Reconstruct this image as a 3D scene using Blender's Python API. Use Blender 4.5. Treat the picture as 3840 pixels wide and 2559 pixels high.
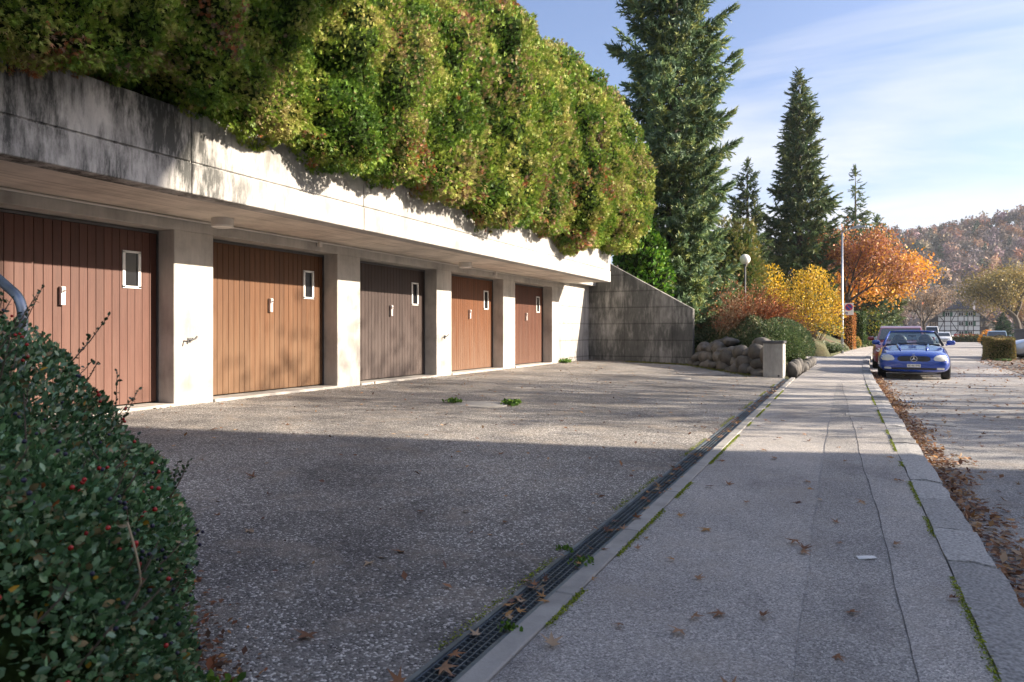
import bpy, bmesh, math, random
import numpy as np
from mathutils import Vector, Matrix

for o in list(bpy.data.objects):
    bpy.data.objects.remove(o)
S = bpy.context.scene
C = S.collection
R = math.radians

# ------------------------------------------------------------------ camera
YAW = R(25.84)
CAMZ = 0.95
cd = bpy.data.cameras.new('camera')
cam = bpy.data.objects.new('camera', cd)
C.objects.link(cam)
cam.location = (0, 0, CAMZ)
cam.rotation_euler = (R(90), 0, YAW)
cd.sensor_width = 36
cd.lens = 24.0
cd.shift_y = -0.0098
cd.clip_start = 0.05
cd.clip_end = 3000
cd.dof.use_dof = True
cd.dof.focus_distance = 10
cd.dof.aperture_fstop = 5.6
S.camera = cam

# ------------------------------------------------------------------ light
SUN = Vector((1, 0.35, 0.4125)).normalized()
SUN_EL = math.asin(SUN.z)
SUN_AZ = math.atan2(SUN.x, SUN.y)
w = bpy.data.worlds.new('World')
S.world = w
w.use_nodes = True
nt = w.node_tree
N, L = nt.nodes, nt.links
N.clear()
out = N.new('ShaderNodeOutputWorld')
bg = N.new('ShaderNodeBackground')
bg.inputs[1].default_value = 0.093
sky = N.new('ShaderNodeTexSky')
sky.sky_type = 'NISHITA'
sky.sun_disc = False
sky.sun_elevation = SUN_EL
sky.sun_rotation = SUN_AZ
sky.altitude = 400
sky.air_density = 1.0
sky.dust_density = 3.5
sky.ozone_density = 2.0
# thin high cloud, a layer that goes on all round
tc = N.new('ShaderNodeTexCoord')
sp = N.new('ShaderNodeSeparateXYZ')
L.new(tc.outputs['Generated'], sp.inputs[0])
ad = N.new('ShaderNodeMath'); ad.operation = 'MAXIMUM'; ad.inputs[1].default_value = 0.0
L.new(sp.outputs[2], ad.inputs[0])
ad2 = N.new('ShaderNodeMath'); ad2.operation = 'ADD'; ad2.inputs[1].default_value = 0.12
L.new(ad.outputs[0], ad2.inputs[0])
dx_ = N.new('ShaderNodeMath'); dx_.operation = 'DIVIDE'
dy_ = N.new('ShaderNodeMath'); dy_.operation = 'DIVIDE'
L.new(sp.outputs[0], dx_.inputs[0]); L.new(ad2.outputs[0], dx_.inputs[1])
L.new(sp.outputs[1], dy_.inputs[0]); L.new(ad2.outputs[0], dy_.inputs[1])
cb = N.new('ShaderNodeCombineXYZ')
L.new(dx_.outputs[0], cb.inputs[0]); L.new(dy_.outputs[0], cb.inputs[1])
mp = N.new('ShaderNodeMapping')
mp.inputs['Rotation'].default_value = (0, 0, R(-28))
mp.inputs['Scale'].default_value = (0.42, 1.0, 1)
mp.inputs['Location'].default_value = (0.75, 0.3, 0)
L.new(cb.outputs[0], mp.inputs[0])
nz = N.new('ShaderNodeTexNoise')
nz.inputs['Scale'].default_value = 0.8
nz.inputs['Detail'].default_value = 7
nz.inputs['Roughness'].default_value = 0.55
nz.inputs['Distortion'].default_value = 0.6
L.new(mp.outputs[0], nz.inputs[0])
cr = N.new('ShaderNodeValToRGB')
cr.color_ramp.elements[0].position = 0.44; cr.color_ramp.elements[0].color = (0.03, 0.03, 0.03, 1)
cr.color_ramp.elements[1].position = 0.62; cr.color_ramp.elements[1].color = (0.85, 0.85, 0.85, 1)
L.new(nz.outputs[0], cr.inputs[0])
mx = N.new('ShaderNodeMix'); mx.data_type = 'RGBA'
L.new(cr.outputs[0], mx.inputs['Factor'])
wb = N.new('ShaderNodeMix'); wb.data_type = 'RGBA'; wb.blend_type = 'MULTIPLY'; wb.inputs['Factor'].default_value = 1
wb.inputs['B'].default_value = (0.84, 0.85, 0.97, 1)   # camera white balance of the sky
L.new(sky.outputs[0], wb.inputs['A'])
L.new(wb.outputs['Result'], mx.inputs['A'])
mx.inputs['B'].default_value = (3.7, 3.75, 3.95, 1)
L.new(mx.outputs['Result'], bg.inputs[0])
L.new(bg.outputs[0], out.inputs[0])

sl = bpy.data.lights.new('sun', 'SUN')
so = bpy.data.objects.new('sun', sl)
C.objects.link(so)
so.location = (60, 21, 40)
so.rotation_euler = SUN.to_track_quat('Z', 'Y').to_euler()
sl.energy = 5.0
sl.angle = R(0.55)
sl.color = (1.0, 0.87, 0.70)

S.view_settings.view_transform = 'Standard'
S.view_settings.look = 'None'
S.view_settings.gamma = 1
S.view_settings.use_curve_mapping = False
S.view_settings.exposure = 1.6
S.render.engine = 'CYCLES'

# ------------------------------------------------------------------ materials
def nodes(m):
    m.use_nodes = True
    t = m.node_tree
    return t.nodes, t.links, t.nodes['Principled BSDF']

def pmat(name, col, rough=0.6, metal=0.0, spec=0.5, coat=0.0, var=0.0, vscale=8, bump=0.0, bscale=60, emit=0):
    m = bpy.data.materials.new(name)
    n, l, b = nodes(m)
    b.inputs['Base Color'].default_value = (*col, 1)
    b.inputs['Roughness'].default_value = rough
    b.inputs['Metallic'].default_value = metal
    b.inputs['Specular IOR Level'].default_value = spec
    b.inputs['Coat Weight'].default_value = coat
    b.inputs['Coat Roughness'].default_value = 0.04
    if var or bump:
        tcn = n.new('ShaderNodeTexCoord')
    if var:
        nzn = n.new('ShaderNodeTexNoise'); nzn.inputs['Scale'].default_value = vscale; nzn.inputs['Detail'].default_value = 6
        l.new(tcn.outputs['Object'], nzn.inputs[0])
        mr = n.new('ShaderNodeMapRange'); mr.inputs['From Min'].default_value = 0.3; mr.inputs['From Max'].default_value = 0.7
        mr.inputs['To Min'].default_value = 1 - var; mr.inputs['To Max'].default_value = 1 + var
        l.new(nzn.outputs[0], mr.inputs[0])
        vm = n.new('ShaderNodeVectorMath'); vm.operation = 'SCALE'
        vm.inputs[0].default_value = col
        l.new(mr.outputs[0], vm.inputs['Scale'])
        l.new(vm.outputs[0], b.inputs['Base Color'])
    if bump:
        nb = n.new('ShaderNodeTexNoise'); nb.inputs['Scale'].default_value = bscale; nb.inputs['Detail'].default_value = 5
        l.new(tcn.outputs['Object'], nb.inputs[0])
        bp = n.new('ShaderNodeBump'); bp.inputs['Strength'].default_value = bump; bp.inputs['Distance'].default_value = 0.01
        l.new(nb.outputs[0], bp.inputs['Height'])
        l.new(bp.outputs[0], b.inputs['Normal'])
    return m

def ramp(n, stops):
    r = n.new('ShaderNodeValToRGB')
    e = r.color_ramp.elements
    while len(e) < len(stops): e.new(0.5)
    for k, (p, c) in enumerate(stops):
        e[k].position = p
        e[k].color = (*c, 1) if len(c) == 3 else c
    return r

def mixc(n, l, fac, a, b, mode='MIX'):
    x = n.new('ShaderNodeMix'); x.data_type = 'RGBA'; x.blend_type = mode
    for v, s in ((fac, 'Factor'), (a, 'A'), (b, 'B')):
        if isinstance(v, (int, float)): x.inputs[s].default_value = v
        elif isinstance(v, tuple): x.inputs[s].default_value = (*v, 1)
        else: l.new(v, x.inputs[s])
    return x.outputs['Result']

def tex(n, l, kind, scale, vec, detail=5, rough=0.55, stretch=None, loc=(0, 0, 0)):
    t = n.new('ShaderNodeTex' + kind)
    t.inputs['Scale'].default_value = scale
    if kind == 'Noise':
        t.inputs['Detail'].default_value = detail; t.inputs['Roughness'].default_value = rough
    if stretch or loc != (0, 0, 0):
        mpn = n.new('ShaderNodeMapping'); mpn.inputs['Scale'].default_value = stretch or (1, 1, 1); mpn.inputs['Location'].default_value = loc
        l.new(vec, mpn.inputs[0]); vec = mpn.outputs[0]
    l.new(vec, t.inputs['Vector'])
    return t

def asphalt(name, dark, light, stone, cell, warm=(0.25, 0.2, 0.15), stone_amt=0.75, patch=0.5):
    m = bpy.data.materials.new(name)
    n, l, b = nodes(m)
    geo = n.new('ShaderNodeNewGeometry'); P = geo.outputs['Position']
    vo = tex(n, l, 'Voronoi', cell, P)
    sepc = n.new('ShaderNodeSeparateColor'); l.new(vo.outputs['Color'], sepc.inputs[0])
    stones = ramp(n, [(0.0, dark), (0.45, light), (stone_amt, light), (0.97, stone)])
    l.new(sepc.outputs[0], stones.inputs[0])
    big = tex(n, l, 'Noise', 0.55, P, 6, 0.6)
    bigr = ramp(n, [(0.34, (0.52, 0.52, 0.54)), (0.5, (1, 1, 1)), (0.66, (1.45, 1.43, 1.4))])
    l.new(big.outputs[0], bigr.inputs[0])
    col = mixc(n, l, patch, stones.outputs[0], mixc(n, l, 1.0, stones.outputs[0], bigr.outputs[0], 'MULTIPLY'))
    st = tex(n, l, 'Noise', 2.3, P, 5, 0.7, None, (7, 3, 1))
    str_ = ramp(n, [(0.5, (0, 0, 0)), (0.72, (0.55, 0.55, 0.55))])
    l.new(st.outputs[0], str_.inputs[0])
    col = mixc(n, l, str_.outputs[0], col, warm)
    dk = tex(n, l, 'Noise', 1.1, P, 6, 0.65, (1, 0.5, 1), (13, 5, 2))
    dkr = ramp(n, [(0.55, (1, 1, 1)), (0.75, (0.5, 0.5, 0.52))])
    l.new(dk.outputs[0], dkr.inputs[0])
    col = mixc(n, l, 1.0, col, dkr.outputs[0], 'MULTIPLY')
    l.new(col, b.inputs['Base Color'])
    b.inputs['Roughness'].default_value = 0.85
    b.inputs['Specular IOR Level'].default_value = 0.35
    bp = n.new('ShaderNodeBump'); bp.inputs['Strength'].default_value = 0.85; bp.inputs['Distance'].default_value = 0.006
    hm = n.new('ShaderNodeMath'); hm.operation = 'SUBTRACT'; hm.inputs[0].default_value = 1
    l.new(vo.outputs['Distance'], hm.inputs[1])
    l.new(hm.outputs[0], bp.inputs['Height'])
    l.new(bp.outputs[0], b.inputs['Normal'])
    return m

def concrete(name, base=(0.42, 0.40, 0.37), stain=0.0, boards=None, form=False, streak=0.4, stain_y=None):
    m = bpy.data.materials.new(name)
    n, l, b = nodes(m)
    geo = n.new('ShaderNodeNewGeometry'); P = geo.outputs['Position']
    n1 = tex(n, l, 'Noise', 1.7, P, 7, 0.6)
    r1 = ramp(n, [(0.3, tuple(c * 0.72 for c in base)), (0.5, base), (0.72, tuple(min(c * 1.18, 0.8) for c in base))])
    l.new(n1.outputs[0], r1.inputs[0])
    col = r1.outputs[0]
    n2 = tex(n, l, 'Noise', 5.0, P, 8, 0.72, (1, 1, 0.16))
    r2 = ramp(n, [(0.42, (1, 1, 1)), (0.66, (1 - streak,) * 3)])
    l.new(n2.outputs[0], r2.inputs[0])
    col = mixc(n, l, 1.0, col, r2.outputs[0], 'MULTIPLY')
    pits = tex(n, l, 'Voronoi', 9, P)
    pr = ramp(n, [(0.03, (0.55, 0.52, 0.48)), (0.055, (1, 1, 1))])
    l.new(pits.outputs['Distance'], pr.inputs[0])
    col = mixc(n, l, 0.8, col, mixc(n, l, 1.0, col, pr.outputs[0], 'MULTIPLY'))
    sepp = n.new('ShaderNodeSeparateXYZ'); l.new(P, sepp.inputs[0])
    if stain:
        n3 = tex(n, l, 'Noise', 9.0, P, 10, 0.78, (1, 1, 0.22), (3, 1, 5))
        n4 = tex(n, l, 'Noise', 0.9, P, 4, 0.55, (1, 1, 0.6), (9, 4, 2))
        ms = n.new('ShaderNodeMath'); ms.operation = 'MULTIPLY'; l.new(n3.outputs[0], ms.inputs[0]); l.new(n4.outputs[0], ms.inputs[1])
        sr = ramp(n, [(0.175, (0, 0, 0)), (0.275, (0.95, 0.95, 0.95))])
        l.new(ms.outputs[0], sr.inputs[0])
        f = sr.outputs[0]
        if stain_y:
            mr = n.new('ShaderNodeMapRange'); mr.inputs['From Min'].default_value = stain_y[0]; mr.inputs['From Max'].default_value = stain_y[1]
            mr.inputs['To Min'].default_value = stain; mr.inputs['To Max'].default_value = stain * 0.28
            l.new(sepp.outputs[1], mr.inputs[0])
            mm = n.new('ShaderNodeMath'); mm.operation = 'MULTIPLY'; l.new(f, mm.inputs[0]); l.new(mr.outputs[0], mm.inputs[1]); f = mm.outputs[0]
        else:
            mm = n.new('ShaderNodeMath'); mm.operation = 'MULTIPLY'; l.new(f, mm.inputs[0]); mm.inputs[1].default_value = stain; f = mm.outputs[0]
        col = mixc(n, l, f, col, (0.045, 0.047, 0.045))
    hgt = n1.outputs[0]
    if boards:
        wv = tex(n, l, 'Noise', 1.0, P, 6, 0.7, boards)
        wr = ramp(n, [(0.36, (0.55, 0.52, 0.48)), (0.47, (1, 1, 1)), (0.6, (1.06, 1.05, 1.03))])
        l.new(wv.outputs[0], wr.inputs[0])
        col = mixc(n, l, 0.75, col, mixc(n, l, 1.0, col, wr.outputs[0], 'MULTIPLY'))
    if form:
        # joints of the shuttering: level lines every 0.53 m and upright ones
        for axis, per, off, wid, amt in ((2, 0.53, 0.42, 0.045, 0.6), (0, 1.55, 0.2, 0.012, 0.35)):
            a1 = n.new('ShaderNodeMath'); a1.operation = 'ADD'; a1.inputs[1].default_value = 20 * per + off; l.new(sepp.outputs[axis], a1.inputs[0])
            a2 = n.new('ShaderNodeMath'); a2.operation = 'DIVIDE'; a2.inputs[1].default_value = per; l.new(a1.outputs[0], a2.inputs[0])
            a3 = n.new('ShaderNodeMath'); a3.operation = 'FRACT'; l.new(a2.outputs[0], a3.inputs[0])
            rr = ramp(n, [(0.0, (1 - amt,) * 3), (wid, (0.75,) * 3), (wid * 2.4, (1, 1, 1))])
            l.new(a3.outputs[0], rr.inputs[0])
            col = mixc(n, l, 1.0, col, rr.outputs[0], 'MULTIPLY')
    l.new(col, b.inputs['Base Color'])
    b.inputs['Roughness'].default_value = 0.82
    b.inputs['Specular IOR Level'].default_value = 0.3
    fine = tex(n, l, 'Noise', 55, P, 6, 0.7)
    bp = n.new('ShaderNodeBump'); bp.inputs['Strength'].default_value = 0.25; bp.inputs['Distance'].default_value = 0.01
    l.new(fine.outputs[0], bp.inputs['Height'])
    l.new(bp.outputs[0], b.inputs['Normal'])
    return m

def plank_mat(name, col, worn, wear=0.5):
    m = bpy.data.materials.new(name)
    n, l, b = nodes(m)
    geo = n.new('ShaderNodeNewGeometry'); P = geo.outputs['Position']
    oi = n.new('ShaderNodeObjectInfo')
    g = tex(n, l, 'Noise', 1.0, P, 7, 0.65, (60, 60, 2.2))
    gr = ramp(n, [(0.3, tuple(c * 0.72 for c in col)), (0.6, col), (0.8, tuple(c * 1.2 for c in col))])
    l.new(g.outputs[0], gr.inputs[0])
    mr = n.new('ShaderNodeMapRange'); mr.inputs['To Min'].default_value = 0.86; mr.inputs['To Max'].default_value = 1.14
    l.new(oi.outputs['Random'], mr.inputs[0])
    vm = n.new('ShaderNodeVectorMath'); vm.operation = 'SCALE'; l.new(gr.outputs[0], vm.inputs[0]); l.new(mr.outputs[0], vm.inputs['Scale'])
    sepp = n.new('ShaderNodeSeparateXYZ'); l.new(P, sepp.inputs[0])
    wn = tex(n, l, 'Noise', 1.0, P, 6, 0.7, (9, 9, 0.8), (4, 2, 1))
    ma = n.new('ShaderNodeMapRange'); ma.inputs['From Min'].default_value = 2.2; ma.inputs['From Max'].default_value = 0.1
    ma.inputs['To Min'].default_value = -0.35; ma.inputs['To Max'].default_value = 0.3
    l.new(sepp.outputs[2], ma.inputs[0])
    sm = n.new('ShaderNodeMath'); sm.operation = 'ADD'; l.new(wn.outputs[0], sm.inputs[0]); l.new(ma.outputs[0], sm.inputs[1])
    wr = ramp(n, [(0.4, (0, 0, 0)), (0.85, (wear,) * 3)]); l.new(sm.outputs[0], wr.inputs[0])
    col2 = mixc(n, l, wr.outputs[0], vm.outputs[0], worn)
    l.new(col2, b.inputs['Base Color'])
    b.inputs['Roughness'].default_value = 0.55
    b.inputs['Specular IOR Level'].default_value = 0.3
    bp = n.new('ShaderNodeBump'); bp.inputs['Strength'].default_value = 0.15; bp.inputs['Distance'].default_value = 0.003
    l.new(g.outputs[0], bp.inputs['Height']); l.new(bp.outputs[0], b.inputs['Normal'])
    return m

def leaf_mat(name, trans=0.28, rough=0.5, spec=0.3):
    m = bpy.data.materials.new(name)
    n, l, b = nodes(m)
    at = n.new('ShaderNodeAttribute'); at.attribute_name = 'col'
    l.new(at.outputs['Color'], b.inputs['Base Color'])
    b.inputs['Roughness'].default_value = rough
    b.inputs['Specular IOR Level'].default_value = spec
    if trans:
        tr = n.new('ShaderNodeBsdfTranslucent')
        l.new(at.outputs['Color'], tr.inputs[0])
        ms = n.new('ShaderNodeMixShader'); ms.inputs[0].default_value = trans
        l.new(b.outputs[0], ms.inputs[1]); l.new(tr.outputs[0], ms.inputs[2])
        l.new(ms.outputs[0], n['Material Output'].inputs[0])
    return m

def glass_mat(name, tint=(0.75, 0.85, 0.85)):
    m = bpy.data.materials.new(name)
    n, l, b = nodes(m)
    n.remove(b)
    t = n.new('ShaderNodeBsdfTransparent'); t.inputs[0].default_value = (*tint, 1)
    g = n.new('ShaderNodeBsdfGlossy'); g.inputs['Roughness'].default_value = 0.02
    ms = n.new('ShaderNodeMixShader'); ms.inputs[0].default_value = 0.15
    l.new(t.outputs[0], ms.inputs[1]); l.new(g.outputs[0], ms.inputs[2])
    l.new(ms.outputs[0], n['Material Output'].inputs[0])
    return m

M = {}
M['driveway'] = asphalt('driveway_asphalt', (0.075, 0.071, 0.069), (0.225, 0.21, 0.195), (0.75, 0.71, 0.67), 118, (0.36, 0.30, 0.24), 0.80, 0.95)
M['sidewalk'] = asphalt('sidewalk_asphalt', (0.185, 0.176, 0.17), (0.41, 0.387, 0.37), (0.72, 0.68, 0.65), 190, (0.42, 0.37, 0.32), 0.7, 0.5)
M['patch'] = asphalt('patch_asphalt', (0.14, 0.134, 0.13), (0.34, 0.324, 0.314), (0.65, 0.62, 0.59), 190, (0.36, 0.32, 0.28), 0.7, 0.6)
M['road'] = asphalt('road_asphalt', (0.12, 0.117, 0.117), (0.31, 0.30, 0.292), (0.58, 0.55, 0.53), 120, (0.33, 0.28, 0.23), 0.75, 0.6)
M['forecourt'] = asphalt('forecourt_asphalt', (0.08, 0.07, 0.065), (0.17, 0.15, 0.13), (0.3, 0.27, 0.24), 90, (0.2, 0.12, 0.07), 0.75, 0.6)
M['conc'] = concrete('concrete_pillar', (0.48, 0.455, 0.42), streak=0.22)
M['conc_fascia'] = concrete('concrete_fascia', (0.50, 0.485, 0.465), stain=1.0, streak=0.25, stain_y=(5.2, 6.6))
M['conc_soffit'] = concrete('concrete_soffit', (0.66, 0.60, 0.53), boards=(14, 0.35, 1), streak=0.1)
M['conc_wall'] = concrete('concrete_wall', (0.36, 0.345, 0.325), stain=0.75, form=True, streak=0.5)
M['conc_side'] = concrete('concrete_side', (0.46, 0.44, 0.41), form=True, streak=0.4)
M['conc_edge'] = concrete('concrete_edge', (0.36, 0.345, 0.325), streak=0.2)
M['granite'] = pmat('granite', (0.30, 0.29, 0.28), 0.8, var=0.5, vscale=75, bump=0.8, bscale=45)
def granite_tone(m):
    n, l = m.node_tree.nodes, m.node_tree.links
    b = n['Principled BSDF']; src = b.inputs['Base Color'].links[0].from_socket
    oi = n.new('ShaderNodeObjectInfo'); mr = n.new('ShaderNodeMapRange'); mr.inputs['To Min'].default_value = .75; mr.inputs['To Max'].default_value = 1.4
    l.new(oi.outputs['Random'], mr.inputs[0])
    vm = n.new('ShaderNodeVectorMath'); vm.operation = 'SCALE'; l.new(src, vm.inputs[0]); l.new(mr.outputs[0], vm.inputs['Scale']); l.new(vm.outputs[0], b.inputs['Base Color'])
granite_tone(M['granite'])
M['soil'] = pmat('soil', (0.05, 0.036, 0.024), 0.95, var=0.5, vscale=12, bump=1, bscale=40)
M['boulder'] = pmat('boulder', (0.10, 0.092, 0.084), 0.85, var=0.45, vscale=5, bump=0.8, bscale=14)
granite_tone(M['boulder'])
M['steel'] = pmat('galvanised_steel', (0.34, 0.37, 0.41), 0.42, metal=0.85, var=0.15, vscale=20)
M['grate'] = pmat('grate_steel', (0.16, 0.19, 0.22), 0.5, metal=0.75, var=0.3, vscale=9)
M['iron'] = pmat('cast_iron', (0.1, 0.1, 0.105), 0.6, metal=0.4, var=0.2)
M['dark'] = pmat('dark_void', (0.012, 0.012, 0.013), 0.9)
M['white'] = pmat('white_paint', (0.75, 0.74, 0.72), 0.45, var=0.06)
M['lamp_white'] = pmat('lamp_plastic', (0.62, 0.59, 0.55), 0.5)
M['opal'] = pmat('opal_glass', (0.82, 0.80, 0.76), 0.25)
M['pane'] = pmat('dark_pane', (0.012, 0.013, 0.016), 0.12, spec=0.22)
M['lock'] = pmat('lock_metal', (0.62, 0.56, 0.55), 0.4, metal=0.35)
M['rubber'] = pmat('tyre_rubber', (0.018, 0.018, 0.019), 0.8, bump=0.2)
M['rim'] = pmat('rim_alloy', (0.42, 0.42, 0.43), 0.35, metal=0.8)
M['plastic'] = pmat('black_plastic', (0.02, 0.02, 0.022), 0.5)
M['chrome'] = pmat('chrome', (0.75, 0.75, 0.76), 0.12, metal=1)
M['lens'] = pmat('lamp_lens', (0.62, 0.62, 0.58), 0.12, spec=0.8)
M['glass'] = glass_mat('clear_glass')
M['carglass'] = pmat('car_glass', (0.02, 0.03, 0.04), 0.03, spec=0.9)
M['bark'] = pmat('bark', (0.075, 0.058, 0.045), 0.9, var=0.4, vscale=20, bump=0.8, bscale=30)
M['twig'] = pmat('twig', (0.16, 0.115, 0.085), 0.85, var=0.3)
M['leaf'] = leaf_mat('foliage')
M['needle'] = leaf_mat('needles', 0.2, 0.55, 0.25)
M['dry'] = leaf_mat('dry_leaf', 0.15, 0.75, 0.2)
M['gloss'] = leaf_mat('glossy_leaf', 0.12, 0.22, 0.6)
M['ink'] = pmat('print_black', (0.015, 0.015, 0.016), 0.6)

# ------------------------------------------------------------------ mesh helpers
class MB:
    def __init__(s): s.v = []; s.f = []
    def add(s, vs, fs):
        o = len(s.v); s.v += [tuple(p) for p in vs]; s.f += [tuple(o + i for i in f) for f in fs]; return s
    def box(s, x0, x1, y0, y1, z0, z1):
        return s.add([(x0, y0, z0), (x1, y0, z0), (x1, y1, z0), (x0, y1, z0), (x0, y0, z1), (x1, y0, z1), (x1, y1, z1), (x0, y1, z1)],
                     [(3, 2, 1, 0), (4, 5, 6, 7), (0, 1, 5, 4), (1, 2, 6, 5), (2, 3, 7, 6), (3, 0, 4, 7)])
    def prism(s, poly, a0, a1, axis='y'):
        # poly: 2D outline, extruded along axis
        n = len(poly)
        def P(p, a):
            return {'y': (p[0], a, p[1]), 'x': (a, p[0], p[1]), 'z': (p[0], p[1], a)}[axis]
        vs = [P(p, a0) for p in poly] + [P(p, a1) for p in poly]
        fs = [tuple(range(n)), tuple(reversed(range(n, 2 * n)))] + [(i, n + i, n + (i + 1) % n, (i + 1) % n) for i in range(n)]
        return s.add(vs, fs)
    def tube(s, pts, rs, n=8, cap=True):
        pts = [Vector(p) for p in pts]
        if not hasattr(rs, '__len__'): rs = [rs] * len(pts)
        o = len(s.v)
        ref = None
        for i, p in enumerate(pts):
            d = (pts[min(i + 1, len(pts) - 1)] - pts[max(i - 1, 0)])
            if d.length < 1e-9: d = Vector((0, 0, 1))
            d.normalize()
            if ref is None:
                ref = Vector((0, 0, 1)) if abs(d.z) < 0.9 else Vector((1, 0, 0))
            a = d.cross(ref)
            if a.length < 1e-6: a = d.cross(Vector((0, 1, 0)))
            a.normalize(); b = d.cross(a)
            ref = -b if False else ref
            for k in range(n):
                t = 2 * math.pi * k / n
                q = p + (a * math.cos(t) + b * math.sin(t)) * rs[i]
                s.v.append(tuple(q))
        for i in range(len(pts) - 1):
            for k in range(n):
                s.f.append((o + i * n + k, o + i * n + (k + 1) % n, o + (i + 1) * n + (k + 1) % n, o + (i + 1) * n + k))
        if cap:
            s.f.append(tuple(o + k for k in reversed(range(n))))
            e = o + (len(pts) - 1) * n
            s.f.append(tuple(e + k for k in range(n)))
        return s
    def lathe(s, prof, n=20, c=(0, 0, 0), axis='z'):
        o = len(s.v)
        for r, h in prof:
            for k in range(n):
                t = 2 * math.pi * k / n
                a, b = r * math.cos(t), r * math.sin(t)
                p = {'z': (a, b, h), 'x': (h, a, b), 'y': (a, h, b)}[axis]
                s.v.append((c[0] + p[0], c[1] + p[1], c[2] + p[2]))
        for i in range(len(prof) - 1):
            for k in range(n):
                s.f.append((o + i * n + k, o + i * n + (k + 1) % n, o + (i + 1) * n + (k + 1) % n, o + (i + 1) * n + k))
        s.f.append(tuple(o + k for k in reversed(range(n))))
        e = o + (len(prof) - 1) * n
        s.f.append(tuple(e + k for k in range(n)))
        return s
    def mesh(s, name, mat=None, smooth=False, bevel=0, seg=1, fix=True):
        me = bpy.data.meshes.new(name)
        me.from_pydata(s.v, [], s.f)
        if fix or bevel:
            bm = bmesh.new(); bm.from_mesh(me)
            bmesh.ops.recalc_face_normals(bm, faces=bm.faces)
            if bevel:
                es = [e for e in bm.edges if len(e.link_faces) == 2 and e.calc_face_angle(0) > 0.5]
                bmesh.ops.bevel(bm, geom=es, offset=bevel, segments=seg, affect='EDGES', profile=0.5)
            bm.to_mesh(me); bm.free()
        if smooth:
            me.polygons.foreach_set('use_smooth', [True] * len(me.polygons))
        if mat: me.materials.append(mat if not isinstance(mat, str) else M[mat])
        me.update()
        return me
    def build(s, name, mat, parent=None, smooth=False, bevel=0, seg=1, fix=True):
        return link(name, s.mesh(name, mat, smooth, bevel, seg, fix), parent)

def link(name, me, parent=None):
    o = bpy.data.objects.new(name, me)
    C.objects.link(o)
    if parent: o.parent = parent
    return o

def smooth_angle(o, ang=40):
    me = o.data
    me.polygons.foreach_set('use_smooth', [True] * len(me.polygons))
    try:
        me.set_sharp_from_angle(angle=R(ang))
    except Exception:
        pass

def tag(o, label=None, cat=None, group=None, kind=None):
    if label: o['label'] = label
    if cat: o['category'] = cat
    if group: o['group'] = group
    if kind: o['kind'] = kind
    return o

def thing(name, label, cat, loc=(0, 0, 0), rz=0, group=None):
    o = bpy.data.objects.new(name, None)
    o.empty_display_size = 0.2
    C.objects.link(o)
    o.location = loc; o.rotation_euler = (0, 0, rz)
    return tag(o, label, cat, group)

def struct(name, mb, mat, **k):
    return tag(mb.build(name, mat, None, **k), kind='structure')

rng = np.random.default_rng(7)
random.seed(7)

def hash3(i, j, k, seed=0):
    n = (i.astype(np.int64) * 374761393 + j.astype(np.int64) * 668265263 + k.astype(np.int64) * 2147483647 + seed * 1274126177) & 0xffffffff
    n = ((n ^ (n >> 13)) * 1274126177) & 0xffffffff
    n = n ^ (n >> 16)
    return (n & 0xffff) / 65535.0

def vnoise(p, scale=1.0, seed=0):
    p = np.asarray(p, float) * scale + 1000.0
    f = np.floor(p); t = p - f; t = t * t * (3 - 2 * t)
    i = f.astype(np.int64)
    r = 0
    for a in (0, 1):
        for b in (0, 1):
            for c in (0, 1):
                wgt = (t[:, 0] if a else 1 - t[:, 0]) * (t[:, 1] if b else 1 - t[:, 1]) * (t[:, 2] if c else 1 - t[:, 2])
                r = r + wgt * hash3(i[:, 0] + a, i[:, 1] + b, i[:, 2] + c, seed)
    return r

def unit(v):
    v = np.asarray(v, float)
    return v / np.maximum(np.linalg.norm(v, axis=-1, keepdims=True), 1e-9)

def np_mesh(name, V, F, col=None, mat=None, smooth=False):
    me = bpy.data.meshes.new(name)
    nv, nf, k = len(V), len(F), F.shape[1]
    me.vertices.add(nv); me.vertices.foreach_set('co', np.ascontiguousarray(V, np.float32).ravel())
    me.loops.add(nf * k); me.loops.foreach_set('vertex_index', np.ascontiguousarray(F, np.int32).ravel())
    me.polygons.add(nf)
    me.polygons.foreach_set('loop_start', np.arange(0, nf * k, k, dtype=np.int32))
    me.polygons.foreach_set('loop_total', np.full(nf, k, dtype=np.int32))
    if smooth: me.polygons.foreach_set('use_smooth', np.ones(nf, bool))
    me.update(calc_edges=True)
    if col is not None:
        a = me.color_attributes.new('col', 'FLOAT_COLOR', 'POINT')
        c4 = np.ones((nv, 4), np.float32); c4[:, :3] = col
        a.data.foreach_set('color', c4.ravel())
    if mat: me.materials.append(M[mat])
    return me

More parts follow.
